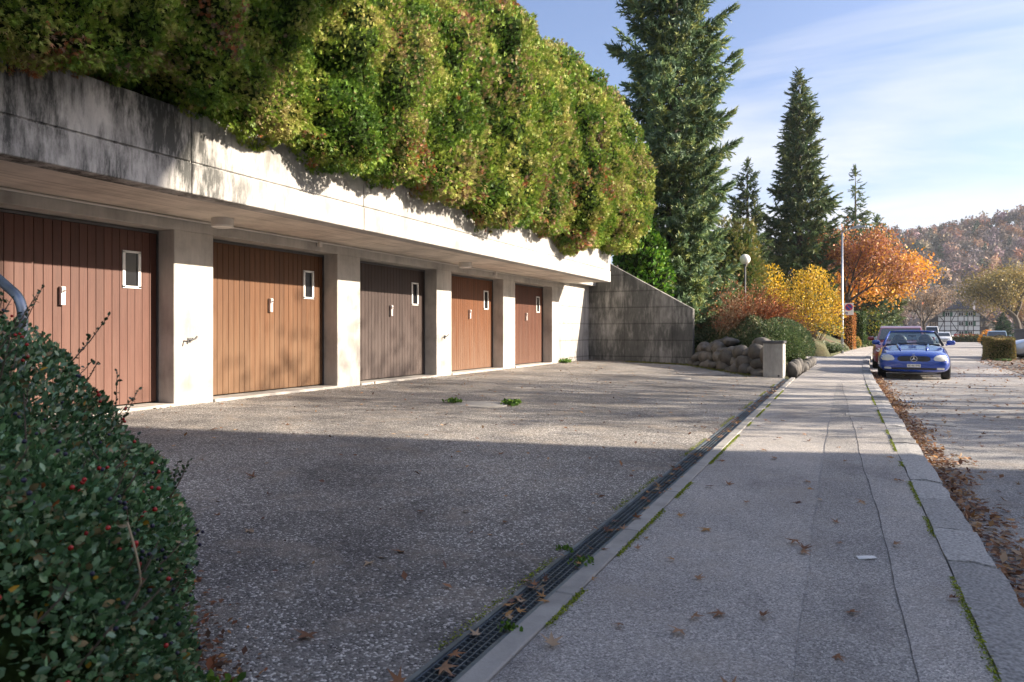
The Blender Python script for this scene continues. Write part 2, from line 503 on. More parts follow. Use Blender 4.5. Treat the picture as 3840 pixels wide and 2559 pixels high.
def scatter(T, pos, grow, scale, col, name='foliage', mat='leaf', parent=None, flat=None, jit=0.0):
    """T = (verts, faces): template with growth along +Y, face normal +Z. One merged mesh."""
    tv, tf = T
    n = len(pos); k = len(tv)
    g = unit(grow)
    ref = unit(rng.normal(size=(n, 3))) if flat is None else unit(flat + rng.normal(size=(n, 3)) * 0.25)
    if flat is None:
        s_ = unit(np.cross(g, ref)); nn = np.cross(s_, g)
    else:
        s_ = unit(np.cross(g, ref)); nn = np.cross(s_, g)
    sc = np.asarray(scale, float).reshape(n, 1, 1) if np.ndim(scale) else np.full((n, 1, 1), scale)
    V = (tv[None, :, 0:1] * s_[:, None, :] + tv[None, :, 1:2] * g[:, None, :] + tv[None, :, 2:3] * nn[:, None, :]) * sc + np.asarray(pos)[:, None, :]
    F = (tf[None] + (np.arange(n) * k)[:, None, None]).reshape(-1, tf.shape[1])
    cc = np.repeat(np.asarray(col, float), k, axis=0)
    if jit: cc = cc * (1 + rng.uniform(-jit, jit, size=(len(cc), 1)))
    me = np_mesh(name, V.reshape(-1, 3), F, np.clip(cc, 0, 1), mat)
    return link(name, me, parent)

def pick(cols, n, wts=None, var=0.25):
    cols = np.asarray(cols, float)
    wts = None if wts is None else np.asarray(wts, float) / np.sum(wts)
    c = cols[rng.choice(len(cols), n, p=wts)]
    return np.clip(c * (1 + rng.uniform(-var, var, size=(n, 1))), 0.002, 0.9)

def A(*r): return np.array(r, float)
T_LEAF = (A((0, 0, 0), (-.28, .45, .07), (0, 1, 0), (.28, .45, .07)), np.array([(0, 2, 1), (0, 3, 2)]))
T_OVAL = (A((0, 0, 0), (-.27, .3, .05), (-.25, .7, .05), (0, 1, -.03), (.25, .7, .05), (.27, .3, .05)), np.array([(0, 3, 2, 1), (0, 5, 4, 3)]))
def t_thuja():
    v, f = [], []
    k = 0
    for side, y0, ang, ln in ((0, 0, 0, 1.0), (-1, .05, 62, .5), (1, .1, 58, .55), (-1, .25, 50, .55), (1, .32, 46, .5), (-1, .5, 38, .42), (1, .56, 36, .4), (-1, .2, 28, .6), (1, .2, 26, .62), (1, .62, 22, .36)):
        a = R(ang) * (side or 1)
        d = (math.sin(a), math.cos(a)); wd = 0.072
        zz = random.uniform(-.08, .12)
        v += [(-d[1] * wd, y0 + d[0] * wd, 0), (d[1] * wd, y0 - d[0] * wd, 0), (d[0] * ln, y0 + d[1] * ln, zz)]
        f.append((k, k + 1, k + 2)); k += 3
    return np.array(v), np.array(f)
T_THUJA = t_thuja()
T_SPRIG = (A((-.09, 0, 0), (.09, 0, 0), (0, 1, .05), (-.10, .02, 0), (.04, .24, 0), (-.46, .5, .1), (-.04, .24, 0), (.10, .06, 0), (.48, .52, -.08), (-.10, .30, 0), (.04, .52, 0), (-.32, .84, -.06), (-.04, .54, 0), (.10, .34, 0), (.33, .88, .1), (-.08, .02, .0), (.08, .05, .02), (.06, .6, .32)), np.arange(18).reshape(6, 3))
T_SPRIG[0][:, 0] *= 1.15
def t_twig(nn=9):
    v, f = [], []
    k = 0
    for i in range(nn):
        y0 = i / nn * 0.85
        t = i * 2.4; ln = 0.34 * (1 - 0.45 * i / nn)
        c, s_ = math.cos(t), math.sin(t)
        tip = (c * ln, y0 + 0.28, s_ * ln * 0.8)
        wd = 0.075
        v += [(-s_ * wd, y0 - .03, c * wd), (s_ * wd, y0 + .03, -c * wd), tip]
        f.append((k, k + 1, k + 2)); k += 3
    v += [(-.06, 0, 0), (.06, 0, 0), (0, 1.05, 0)]; f.append((k, k + 1, k + 2)); k += 3
    v += [(0, 0, -.06), (0, 0, .06), (0, 1.05, 0)]; f.append((k, k + 1, k + 2))
    return np.array(v), np.array(f)
T_TWIG = t_twig()
def t_star():
    # five-lobed fallen leaf, slightly curled
    v = [(0, 0.3, 0.0)]
    tips = [(-90, .30), (-58, .16), (-40, .62), (-24, .24), (0, .80), (24, .24), (40, .62), (58, .16), (90, .30), (150, .10), (210, .10)]
    tips = [(-105, .34), (-75, .17), (-52, .60), (-28, .2), (0, .72), (28, .2), (52, .60), (75, .17), (105, .34), (150, .14), (180, .10), (210, .14)]
    for a, r in tips:
        v.append((math.sin(R(a)) * r, .3 + math.cos(R(a)) * r, 0.16 * r * r + 0.05 * math.sin(a)))
    n = len(tips)
    f = [(0, 1 + i, 1 + (i + 1) % n) for i in range(n)]
    return np.array(v), np.array(f)
T_STAR = t_star()
# ------------------------------------------------------------------ lie of the land
def bend(y): return 0.0011 * max(0.0, y - 14) ** 2
def road_z(y): return -0.25 - 0.005 * min(36.0, max(0.0, y - 4)) - 0.004 * max(0.0, y - 40)
def kerb_x(y): return 0.45 + bend(y)
XR = [(-30, 4.3), (15, 4.3), (26, 4.9), (35.6, 5.7), (44.6, 6.9), (62, 9.5), (110, 19.5), (150, 30), (200, 50), (260, 78)]
def right_x(y): return float(np.interp(y, [p[0] for p in XR], [p[1] for p in XR]))
def drive_z(x): return -0.15 * (x + 7.6) / 6.385

def sstep(a, b, x):
    t = np.clip((np.asarray(x, float) - a) / (b - a), 0, 1)
    return t * t * (3 - 2 * t)

def bank_d(x, y):
    # distance inside the planted bank: behind the boulder line and left of the sidewalk
    x = np.asarray(x, float); y = np.asarray(y, float)
    bx, by = -1.62, 17.55
    nx, ny = 4.05, 2.5
    ln = math.hypot(nx, ny)
    d1 = ((x - bx) * nx + (y - by) * ny) / ln
    d2 = (-1.14 + 0.0011 * np.maximum(0, y - 14) ** 2) - x
    d = np.minimum(d1, d2)
    # pull-in between clipped shrub and the yellow bush
    d3 = np.maximum(np.maximum(26.5 - y, y - 36.0), -4.5 - x)
    d = np.minimum(d, d3)
    d = np.where((x < -4.2), np.where(y > 21.75, np.minimum((y - 21.7) * 4 + 0.6, np.maximum(d, 0.6 + (-4.2 - x))), -1), d)
    return d

def bank_h(x, y):
    d = bank_d(x, y)
    h = sstep(0.0, 0.35, d) * 0.5 + sstep(0.2, 2.2, d) * 0.75 + np.clip((d - 2) / 8, 0, 1) * 1.8
    return np.where(d > 0, h, 0) * (1 - sstep(58, 95, y))

def ground_z(x, y):
    x = np.asarray(x, float); y = np.asarray(y, float)
    base = -0.62 - 0.004 * np.maximum(0, y - 40)
    z = base + np.where(bank_d(x, y) > 0, 0.42 * (1 - sstep(58, 95, y)) + bank_h(x, y), 0)
    back = (x < -12.8) & (y < 21.8)
    z = np.where(back, 2.9, z)
    return z

def axis(lo, dlo, dhi, hi, step):
    a = list(np.arange(dlo, dhi + 1e-6, step))
    s_, p = step, dhi
    while p < hi: s_ *= 1.25; p += s_; a.append(p)
    s_, p = step, dlo
    while p > lo: s_ *= 1.25; p -= s_; a.insert(0, p)
    return np.array(a)

def grid(xs, ys, fz):
    X, Y = np.meshgrid(xs, ys)
    Z = fz(X.ravel(), Y.ravel())
    V = np.stack([X.ravel(), Y.ravel(), Z], 1)
    nx, ny = len(xs), len(ys)
    i = np.arange(nx - 1)[None, :] + np.arange(ny - 1)[:, None] * nx
    F = np.stack([i, i + 1, i + nx + 1, i + nx], -1).reshape(-1, 4)
    return V, F

def ground_material():
    m = bpy.data.materials.new('garden_ground')
    n, l, b = nodes(m)
    geo = n.new('ShaderNodeNewGeometry'); P = geo.outputs['Position']
    a = tex(n, l, 'Noise', 0.35, P, 6, 0.6)
    r = ramp(n, [(0.38, (0.045, 0.06, 0.02)), (0.52, (0.08, 0.075, 0.03)), (0.66, (0.10, 0.065, 0.035))])
    l.new(a.outputs[0], r.inputs[0])
    f = tex(n, l, 'Noise', 14, P, 6, 0.7)
    fr = ramp(n, [(0.3, (0.5, 0.5, 0.5)), (0.7, (1.4, 1.4, 1.4))]); l.new(f.outputs[0], fr.inputs[0])
    l.new(mixc(n, l, 1.0, r.outputs[0], fr.outputs[0], 'MULTIPLY'), b.inputs['Base Color'])
    b.inputs['Roughness'].default_value = 0.95
    bp = n.new('ShaderNodeBump'); bp.inputs['Strength'].default_value = 0.8; bp.inputs['Distance'].default_value = 0.05
    l.new(f.outputs[0], bp.inputs['Height']); l.new(bp.outputs[0], b.inputs['Normal'])
    return m
M['ground'] = ground_material()
M['seam'] = pmat('asphalt_seam', (0.10, 0.096, 0.092), .9, var=.4, vscale=30)
V, F = grid(axis(-700, -16, 14, 900, 0.4), axis(-300, -8, 62, 1000, 0.4), ground_z)
tag(link('ground', np_mesh('ground', V, F, None, 'ground')), kind='structure')

# driveway: one plane falling gently to the drain
pts = [(-8.2, 0.6), (-1.235, 0.6), (-1.235, 17.3), (-1.75, 17.3), (-4.3, 21.55), (-8.2, 21.55)]
mb = MB(); mb.add([(x, y, drive_z(x)) for x, y in pts] + [(x, y, drive_z(x) - 0.06) for x, y in pts],
                  [tuple(range(6))] + [tuple(reversed(range(6, 12)))] + [(i, 6 + i, 6 + (i + 1) % 6, (i + 1) % 6) for i in range(6)])
struct('driveway', mb, 'driveway')

def strip(f0, f1, z0, y0, y1, step=1.0, thick=0.08):
    ys = np.arange(y0, y1 + 1e-6, step)
    mb = MB()
    n = len(ys)
    vs, fs = [], []
    for y in ys:
        a, b_, z = f0(y), f1(y), z0(y)
        vs += [(a, y, z), (b_, y, z), (b_, y, z - thick), (a, y, z - thick)]
    for i in range(n - 1):
        o = 4 * i
        for k in range(4):
            fs.append((o + k, o + (k + 1) % 4, o + 4 + (k + 1) % 4, o + 4 + k))
    fs += [(3, 2, 1, 0), (4 * n - 4, 4 * n - 3, 4 * n - 2, 4 * n - 1)]
    return mb.add(vs, fs)
swz = lambda y: -0.15 - 0.005 * min(27.0, max(0.0, y - 13)) - 0.004 * max(0.0, y - 40)
struct('sidewalk', strip(lambda y: -0.995 + bend(y), lambda y: kerb_x(y) - 0.005, swz, -8, 78), 'sidewalk')
random.seed(3)
struct('sidewalk_patch', strip(lambda y: -0.12 - 0.03 * math.sin(y * 0.25) + 0.004 * math.sin(y * 4.1) + bend(y), lambda y: 0.235 - 0.018 * max(0, y - 2) + 0.008 * math.sin(y * 1.7) + 0.003 * math.sin(y * 7) + bend(y), lambda y: swz(y) + 0.004, -4, 16.2, 0.1, 0.02), 'patch')
for nm_, off_, wd_ in (('sidewalk_seam', None, .0045),):
    def ed_(y, q=off_):
        return (-0.126 - 0.03 * math.sin(y * 0.25) + 0.004 * math.sin(y * 4.1) + bend(y)) if q is not None else (0.232 - 0.018 * max(0, y - 2) + 0.008 * math.sin(y * 1.7) + 0.003 * math.sin(y * 7) + bend(y))
    struct(nm_, strip(lambda y: ed_(y) - wd_ * (.12 + .8 * abs(math.sin(y * 3.7) * math.sin(y * 11.3))), lambda y: ed_(y) + wd_ * (.12 + .8 * abs(math.sin(y * 2.9 + 1) * math.sin(y * 13.1))), lambda y: swz(y) + 0.0065, -4, 16.2, 0.05, 0.004), 'seam')
struct('road', strip(lambda y: kerb_x(y) + 0.205, right_x, road_z, -20, 240, 1.0), 'road')
struct('gutter_strip', strip(lambda y: kerb_x(y) + 0.21, lambda y: kerb_x(y) + 0.52 + 0.02 * math.sin(y * 1.3), lambda y: road_z(y) + 0.004, -8, 40, 0.5, 0.02), 'patch')
struct('forecourt', strip(lambda y: right_x(y) + 0.004, lambda y: right_x(y) + 14, lambda y: road_z(y) + 0.01, -20, 62, 1.0), 'forecourt')
struct('pull_in', strip(lambda y: -4.6, lambda y: -1.0 + bend(y), lambda y: swz(y) - 0.005, 26.6, 35.9, 0.7), 'sidewalk')
struct('island_grass', strip(lambda y: right_x(y) + 0.12 + 0.5 * max(0, 38.5 - y), lambda y: right_x(y) + 0.9, lambda y: road_z(y) + 0.09, 37.4, 47, 0.8), pmat('lawn', (0.09, 0.17, 0.03), 0.9, var=0.4, vscale=12, bump=1, bscale=60))
# soil bed under the near shrub
bed = [(-7.4, -2.2), (-1.4, -2.2), (-1.38, 0.2), (-1.55, 0.9), (-1.78, 1.35), (-2.1, 1.62), (-2.7, 1.8), (-3.4, 2.2), (-4.6, 2.3), (-7.4, 2.3)]
mb = MB(); mb.add([(x, y, drive_z(x) + 0.03) for x, y in bed] + [(x, y, -0.4) for x, y in bed],
                  [tuple(range(len(bed)))] + [(i, len(bed) + i, len(bed) + (i + 1) % len(bed), (i + 1) % len(bed)) for i in range(len(bed))])
struct('planting_bed', mb, 'soil')

# kerb of granite stones
mb = strip(lambda y: kerb_x(y) + 0.02, lambda y: kerb_x(y) + 0.19, lambda y: swz(y) - 0.06, -3, 58, 1, 0.1)
kerb = struct('kerb', mb, 'granite')
y = -2.6
i = 0
while y < 50:
    ln = random.uniform(0.45, 1.05) if y < 25 else random.uniform(0.9, 1.3)
    x0, x1 = kerb_x(y), kerb_x(y + ln)
    z = road_z(y); zs_ = swz(y)
    w_ = 0.205 + random.uniform(-0.008, 0.008)
    t = zs_ + 0.005 + random.uniform(-0.006, 0.006)
    mb = MB()
    g = 0.009
    nseg = 5
    vs = []
    for k in range(nseg + 1):
        u = k / nseg
        xx = x0 + (x1 - x0) * u; yy = y + g + (ln - 2 * g) * u
        j = lambda: random.uniform(-0.005, 0.005)
        vs += [(xx + j(), yy, z - 0.06), (xx + j(), yy, t + j()), (xx + w_ * .5, yy, t + 0.003 + j()), (xx + w_ + j() * 2, yy, t - 0.006 + j()), (xx + w_ + 0.008 + j(), yy, z - 0.06)]
    fs = []
    for k in range(nseg):
        for q in range(4):
            a = k * 5 + q
            fs.append((a, a + 1, a + 6, a + 5))
    fs += [(0, 1, 2, 3, 4), tuple(nseg * 5 + q for q in (4, 3, 2, 1, 0))]
    mb.add(vs, fs)
    mb.build('kerb_stone', 'granite', kerb)
    y += ln; i += 1

# drainage channel with grating, and its concrete edging
dr = thing('drainage_channel', 'long narrow steel grate drain between garage forecourt and sidewalk', 'drain', (-1.15, 0.8, -0.15))
Y0, Y1 = 0.8, 17.2
mb = MB()
mb.box(-0.085, -0.068, 0, Y1 - Y0, -0.16, 0.004).box(0.048, 0.062, 0, Y1 - Y0, -0.16, 0.002).box(-0.068, 0.048, 0, Y1 - Y0, -0.18, -0.13)
mb.build('channel', 'grate', dr)
mb = MB()
gl = 0.5
for k in range(5):
    x = -0.066 + k * 0.0265
    mb.box(x, x + 0.004, 0.004, gl - 0.004, -0.028, -0.002)
for k in range(17):
    yy = 0.006 + k * (gl - 0.016) / 16
    mb.box(-0.066, 0.046, yy, yy + 0.0035, -0.022, -0.004)
gm = mb.mesh('grating', 'grate')
for k in range(int((Y1 - Y0) / gl)):
    o = link('grating', gm, dr); o.location = (0, k * gl, 0)
ed = MB(); ed.box(-1.085, -1.0, 0.6, 17.3, -0.3, -0.2)
edging = struct('pavement_edging', ed, 'conc_edge')
y = 0.65
while y < 17.2:
    ln = 0.995
    mb = MB(); mb.box(-1.086, -0.999, y + 0.004, min(y + ln, 17.3), -0.2, -0.139)
    o = mb.build('edging_stone', 'conc_edge', edging, bevel=0.006)
    y += 1.0

# covers and gullies
def cover(name, label, x, y, z, w_, d, m, round_=False):
    t = thing(name, label, 'cover', (x, y, z))
    mb = MB()
    if round_: mb.lathe([(w_ / 2, -0.03), (w_ / 2, 0.008), (w_ / 2 - 0.03, 0.008)], 28)
    else: mb.box(-w_ / 2, w_ / 2, -d / 2, d / 2, -0.03, 0.006)
    mb.build('frame', 'conc_edge', t)
    mb = MB()
    if round_: mb.lathe([(w_ / 2 - 0.05, 0.0), (w_ / 2 - 0.055, 0.012)], 28)
    else: mb.box(-w_ / 2 + .04, w_ / 2 - .04, -d / 2 + .04, d / 2 - .04, 0.0, 0.01)
    mb.build('lid', m, t)
    return t
cover('utility_cover', 'small rectangular pale utility cover set in the sidewalk near kerb', 0.2, 10.0, -0.147, 0.32, 0.36, 'conc_edge')
cover('utility_cover', 'rectangular pale utility cover set in the road beside leaf-filled gutter', 1.12, 10.6, road_z(10.6) + 0.003, 0.4, 0.4, 'conc_edge')
cover('manhole_cover', 'pale round concrete manhole cover with grass tufts on the forecourt near the second door', -4.5, 8.35, drive_z(-4.5), 0.72, 0.7, 'conc_edge', True)
cover('manhole_cover', 'pale round manhole cover on the forecourt near the boulders', -3.35, 15.2, drive_z(-3.35), 0.7, 0.7, 'conc_edge', True)
g = thing('gully_grate', 'slotted iron gully grate in the gutter among fallen leaves', 'drain', (0.93, 13.8, road_z(13.8) + 0.003))
MB().box(-.2, .2, -.22, .22, -.04, .005).build('frame', 'iron', g)
for k in range(6):
    mb = MB().box(-.165 + k * .058, -.13 + k * .058, -.18, .18, .0, .012); mb.build('bar', 'steel', g)

# ------------------------------------------------------------------ garages
FX = -7.6          # front of the pillars
DX = -7.9          # plane of the doors
SX = -6.16         # front of the slab
YE = 19.4
gar = thing('garage_row', 'concrete garage row with timber doors under a deep overhanging slab', 'garage', (0, 0, 0))
pil = [(-0.3, 0.3), (2.8, 3.4), (5.9, 6.5), (9.0, 9.6), (12.1, 12.7), (15.2, 15.8), (18.45, 18.9)]
for a, b_ in pil:
    mb = MB().box(-8.25, FX, a, b_, -0.25, 2.235)
    mb.build('pillar', 'conc', gar, bevel=0.008)
MB().box(-8.25, FX, -0.6, 21.56, 2.235, 2.43).build('lintel_beam', 'conc', gar, bevel=0.006)
MB().box(-8.25, FX - 0.003, 18.91, 21.56, -0.25, 2.232).build('side_wall', 'conc_side', gar)
MB().box(-13, -8.3, -0.6, 21.5, -0.3, -0.05).build('floor_slab', 'conc_edge', gar)
MB().box(-13, -12.8, -0.6, 21.5, -0.05, 2.43).build('back_wall', 'conc', gar)
MB().box(-12.8, -8.26, -0.6, -0.4, -0.05, 2.43).build('end_wall', 'conc', gar)
MB().box(-13, SX - 0.24, -2.0, YE - 0.01, 2.40, 2.72).build('roof_slab', 'conc_soffit', gar)
MB().box(-13, -7.35, YE + 0.0, 21.56, 2.435, 2.9).build('roof_slab', 'conc_side', gar)
MB().box(-13, SX - 0.26, -2.0, YE - 0.2, 2.725, 3.12).build('roof_soil', 'soil', gar)
js = [-2.0, 5.0, 7.87, 16.06, YE]
for k in range(4):
    a, b_ = js[k] + (0.006 if k else 0), js[k + 1] - (0.006 if k < 3 else 0)
    MB().box(SX - 0.25, SX, a, b_, 2.395, 2.715).build('fascia_panel', 'conc_fascia', gar, bevel=0.008)
    MB().box(SX - 0.25, SX - 0.012, a, b_, 2.735, 3.27).build('fascia_panel', 'conc_fascia', gar, bevel=0.008)
    MB().box(SX - 0.24, SX - 0.03, a, b_, 2.71, 2.74).build('groove', 'conc_fascia', gar)
for k in range(1, 4):
    MB().box(SX - 0.25, SX - 0.03, js[k] - 0.02, js[k] + 0.02, 2.41, 3.2).build('joint_strip', 'conc_edge', gar)
MB().box(-7.3, SX - 0.26, YE - 0.2, YE, 2.725, 3.27).build('fascia_panel', 'conc_side', gar)
# conduit along the soffit
mb = MB().tube([(FX + 0.03, -0.5, 2.378), (FX + 0.03, 18.8, 2.378)], 0.014, 8)
mb.build('conduit', 'lamp_white', gar)
for yy in (8.53, 14.7):
    MB().box(FX + 0.002, FX + 0.07, yy - 0.035, yy + 0.035, 2.30, 2.394).build('junction_box', 'lamp_white', gar, bevel=0.008)

wood = [((0.0945, 0.0378, 0.0266), (0.1610, 0.0875, 0.0665), 0.5, 'red brown'), ((0.1085, 0.0448, 0.0161), (0.1750, 0.1085, 0.0630), 0.6, 'orange brown'),
        ((0.0455, 0.0294, 0.0259), (0.1050, 0.0840, 0.0770), 0.65, 'dark grey brown'), ((0.1225, 0.0441, 0.0154), (0.1750, 0.1120, 0.0770), 0.65, 'bright orange brown'),
        ((0.0875, 0.0315, 0.0175), (0.1470, 0.0875, 0.0630), 0.5, 'russet'), ((0.1120, 0.0406, 0.0252), (0.1680, 0.0840, 0.0630), 0.4, 'red brown')]
def garage_door(y0, idx):
    col, worn, wear, lab = wood[idx]
    pm = plank_mat('door_timber', col, worn, wear)
    y1 = y0 + 2.5
    zb, zt = 0.055, 2.225
    d = MB().box(DX - 0.05, DX - 0.02, y0 + 0.012, y1 - 0.012, zb, zt - 0.01).build('garage_door', 'dark', gar)
    d['label'] = lab + ' timber garage door of upright boards'
    fr = MB().box(DX - 0.06, DX + 0.012, y0 + 0.001, y0 + 0.02, 0.03, zt).box(DX - 0.06, DX + 0.012, y1 - 0.02, y1 - 0.001, 0.03, zt).box(DX - 0.06, DX + 0.012, y0 + 0.02, y1 - 0.02, zt - 0.03, zt)
    fr.build('door_frame', 'iron', d)
    n = 25
    wp = (2.5 - 0.05) / n
    wy0, wy1, wz0, wz1 = y0 + 2.02, y0 + 2.25, 1.485, 1.93
    pmesh = MB().box(-0.02, 0.0, 0.0025, wp - 0.0025, zb, zt - 0.035).mesh('plank', pm, bevel=0.002)
    for k in range(n):
        a = y0 + 0.025 + k * wp
        b_ = a + wp
        if b_ > wy0 and a < wy1:
            lo, hi = max(a, wy0), min(b_, wy1)
            mb = MB().box(-0.02, 0, 0.0025, wp - 0.0025, zb, wz0).box(-0.02, 0, 0.0025, wp - 0.0025, wz1, zt - 0.035)
            if a < wy0 - 0.01: mb.box(-0.02, 0, 0.0025, wy0 - a, wz0, wz1)
            if b_ > wy1 + 0.01: mb.box(-0.02, 0, wy1 - a, wp - 0.0025, wz0, wz1)
            o = link('plank', mb.mesh('plank', pm), d)
        else:
            o = link('plank', pmesh, d)
        o.location = (DX, a, 0)
    f = 0.03
    mb = MB().box(DX - .01, DX + .014, wy0 - .005, wy0 + f, wz0, wz1).box(DX - .01, DX + .014, wy1 - f, wy1 + .005, wz0, wz1)
    mb.box(DX - .01, DX + .014, wy0 - .005, wy1 + .005, wz1 - f + .01, wz1 + .008).box(DX - .01, DX + .014, wy0 - .005, wy1 + .005, wz0 - .008, wz0 + f - .01)
    mb.build('window_frame', 'white', d)
    MB().box(DX - .016, DX - .006, wy0 + .005, wy1 - .005, wz0 + .005, wz1 - .005).build('window_pane', 'pane', d)
    lk = MB().box(DX, DX + 0.05, y0 + 1.265, y0 + 1.315, 1.24, 1.45)
    lk.box(DX + 0.05, DX + 0.062, y0 + 1.270, y0 + 1.311, 1.375, 1.445)
    lk.build('lock_box', 'lock', d, bevel=0.004)
    MB().lathe([(0.011, 0), (0.011, 0.014), (0.006, 0.016)], 10, (DX + 0.062, y0 + 1.29, 1.40), 'x').build('keyhole', 'iron', d)
    MB().box(-8.28, FX + 0.03, y0 + 0.002, y1 - 0.002, -0.1, 0.035).build('threshold', 'conc', gar, bevel=0.006)
for idx, yy in ((5, 0.3), (0, 3.4), (1, 6.5), (2, 9.6), (3, 12.7)):
    garage_door(yy, idx)
# the last opening is a little wider
garage_door(15.88, 4)
MB().box(-8.25, FX - 0.004, 15.8, 15.88, -0.2, 2.233).build('jamb', 'conc', gar)
MB().box(-8.25, FX - 0.004, 18.38, 18.45, -0.2, 2.233).build('jamb', 'conc', gar)

def ceiling_lamp(y, label):
    o = thing('ceiling_lamp', label, 'lamp', (-7.2, y, 2.28), 0, 'drum lamps under the slab')
    MB().lathe([(0.135, 0.12), (0.138, 0.03)], 28).build('drum', 'lamp_white', o, smooth=False)
    MB().lathe([(0.132, 0.03), (0.132, 0.008), (0.10, 0.0)], 28).build('diffuser', 'opal', o)
ceiling_lamp(6.3, 'round white drum lamp under the slab by the orange brown second door')
ceiling_lamp(12.6, 'round white drum lamp under the slab between the third and fourth doors')

def hook(y, label):
    o = thing('door_hook', label, 'hook', (FX, y, 0.83))
    MB().tube([(0, 0, 0), (0.045, 0.0, 0.0), (0.06, -0.06, 0.015), (0.06, -0.075, -0.05)], 0.012, 7).build('catch', 'iron', o)
    MB().tube([(0.045, 0, 0), (0.055, 0.05, 0.02), (0.06, 0.075, 0.05)], 0.012, 7).build('arm', 'iron', o)
    MB().box(0, 0.01, -.025, .025, -.03, .03).build('plate', 'iron', o)
hook(6.12, 'bent iron door hook on the nearest white concrete pillar')
hook(12.4, 'bent iron door hook on the pillar between dark and bright orange doors')

# wing wall
ww = MB().prism([(-8.2, -0.35), (-4.19, -0.35), (-4.19, 1.64), (-6.82, 3.13), (-7.34, 3.42), (-8.2, 3.42)], 21.57, 21.83, 'y')
tag(ww.build('wing_wall', 'conc_wall', bevel=0.012), 'tall stained concrete wing wall with sloping top at the garage end', 'wall')

# ------------------------------------------------------------------ handrail
hr = thing('handrail', 'bent galvanised tube handrail rising behind the berry shrub', 'railing', (-3.55, 1.93, -0.08))
arc = [(-0.13 + 0.13 * math.cos(t), 0, 1.10 + 0.13 * math.sin(t)) for t in np.linspace(0, R(62), 7)]
e = arc[-1]
path = [(0, 0, -0.1), (0, 0, 0.6)] + arc + [(e[0] - 0.9, 0, e[2] + 0.48), (e[0] - 1.9, 0, e[2] + 1.01)]
MB().tube(path, 0.023, 14).build('rail', 'steel', hr, smooth=True)
MB().tube([(e[0] - 1.2, 0, -0.1), (e[0] - 1.2, 0, e[2] + 0.62)], 0.02, 12).build('post', 'steel', hr, smooth=True)

# ------------------------------------------------------------------ utility cabinet
uc = thing('utility_cabinet', 'weathered grey concrete utility cabinet with dark lid beside the boulders', 'cabinet', (-1.46, 17.25, -0.17), R(-5))
mb = MB().box(-.225, .225, -.16, .16, 0, 0.83)
mb.build('body', concrete('cabinet_concrete', (0.40, 0.385, 0.36), streak=0.3), uc, bevel=0.012)
MB().box(-.25, .25, -.185, .185, .83, .89).build('lid', 'iron', uc, bevel=0.01)
MB().box(.226, .232, -.13, .13, .06, .80).build('door', 'white', uc)
MB().lathe([(0.022, 0), (0.022, -0.012), (0.015, -0.014)], 14, (0.13, -0.161, 0.07), 'y').build('vent', 'plastic', uc)
MB().box(.233, .24, -.10, -.085, .35, .45).build('handle', 'iron', uc)
# stone step at the cabinet's foot
st = MB(); st.box(-3.35, -1.72, 17.42, 17.55, -0.2, -0.05)

# ------------------------------------------------------------------ boulders
bw = thing('boulder_wall', 'dry wall of rounded grey boulders beside the concrete wing wall', 'wall', (-2.7, 19.3, -0.12))
random.seed(21)
def boulder_mesh(rx, ry, rz, seed):
    rr = random.Random(seed * 7 + 1)
    bm = bmesh.new()
    for k in range(20):
        d = Vector((rr.gauss(0, 1), rr.gauss(0, 1), rr.gauss(0, 1))).normalized()
        d = Vector([math.copysign(abs(q) ** 0.75, q) for q in d]) * rr.uniform(.86, 1.08)
        bm.verts.new((d.x * rx, d.y * ry, d.z * rz))
    g = bmesh.ops.convex_hull(bm, input=bm.verts)
    bmesh.ops.delete(bm, geom=[v for v in bm.verts if not v.link_faces], context='VERTS')
    bmesh.ops.subdivide_edges(bm, edges=bm.edges[:], cuts=1, use_grid_fill=True, smooth=0.55)
    bmesh.ops.smooth_vert(bm, verts=bm.verts[:], factor=.35, use_axis_x=True, use_axis_y=True, use_axis_z=True)
    me = bpy.data.meshes.new('boulder')
    bm.to_mesh(me); bm.free()
    me.polygons.foreach_set('use_smooth', [True] * len(me.polygons))
    me.materials.append(M['boulder'])
    return me
A0 = Vector((-4.1, 21.35)); A1 = Vector((-1.75, 17.6))
dv = (A1 - A0); LL = dv.length; dv.normalize(); nv = Vector((dv.y, -dv.x))
if nv.y > 0: nv = -nv
rows = [(0.06, 0.0, 0.08), (0.29, 0.15, -0.02), (0.52, 0.0, -0.14), (0.72, 0.18, -0.34)]
ang = math.atan2(dv.y, dv.x)
sd = 1
for h, off, back in rows:
    s_ = 0.15 + off
    while s_ < LL - 0.05:
        rx = random.uniform(0.13, 0.36)
        if h > 0.6 and (random.random() < 0.55): s_ += 0.5; continue
        p = A0 + dv * (s_ + rx * 0.85) + nv * (back + random.uniform(-0.03, 0.05))
        o = link('boulder', boulder_mesh(rx, 0.26, rx * random.uniform(0.55, 0.8), sd), bw)
        o.location = (p.x + 2.7, p.y - 19.3, h + random.uniform(-0.06, 0.05))
        o.rotation_euler = (random.uniform(-.4, .4), random.uniform(-.35, .35), ang + random.uniform(-.3, .3))
        s_ += rx * 1.8 + random.uniform(0, .05); sd += 1
# upright stones edging the bank on the sidewalk side
for k in range(7):
    yy = 17.9 + k * 0.42
    o = link('edge_stone', boulder_mesh(0.13, 0.17, 0.24, 60 + k), bw)
    o.location = (-1.08 + bend(yy) + 2.7 - 0.04, yy - 19.3, 0.12)
for k in range(9):
    yy = 21.0 + k * 0.6
    o = link('edge_stone', boulder_mesh(0.16, 0.33, 0.15, 80 + k), bw)
    o.location = (-1.10 + bend(yy) + 2.7, yy - 19.3, 0.03)

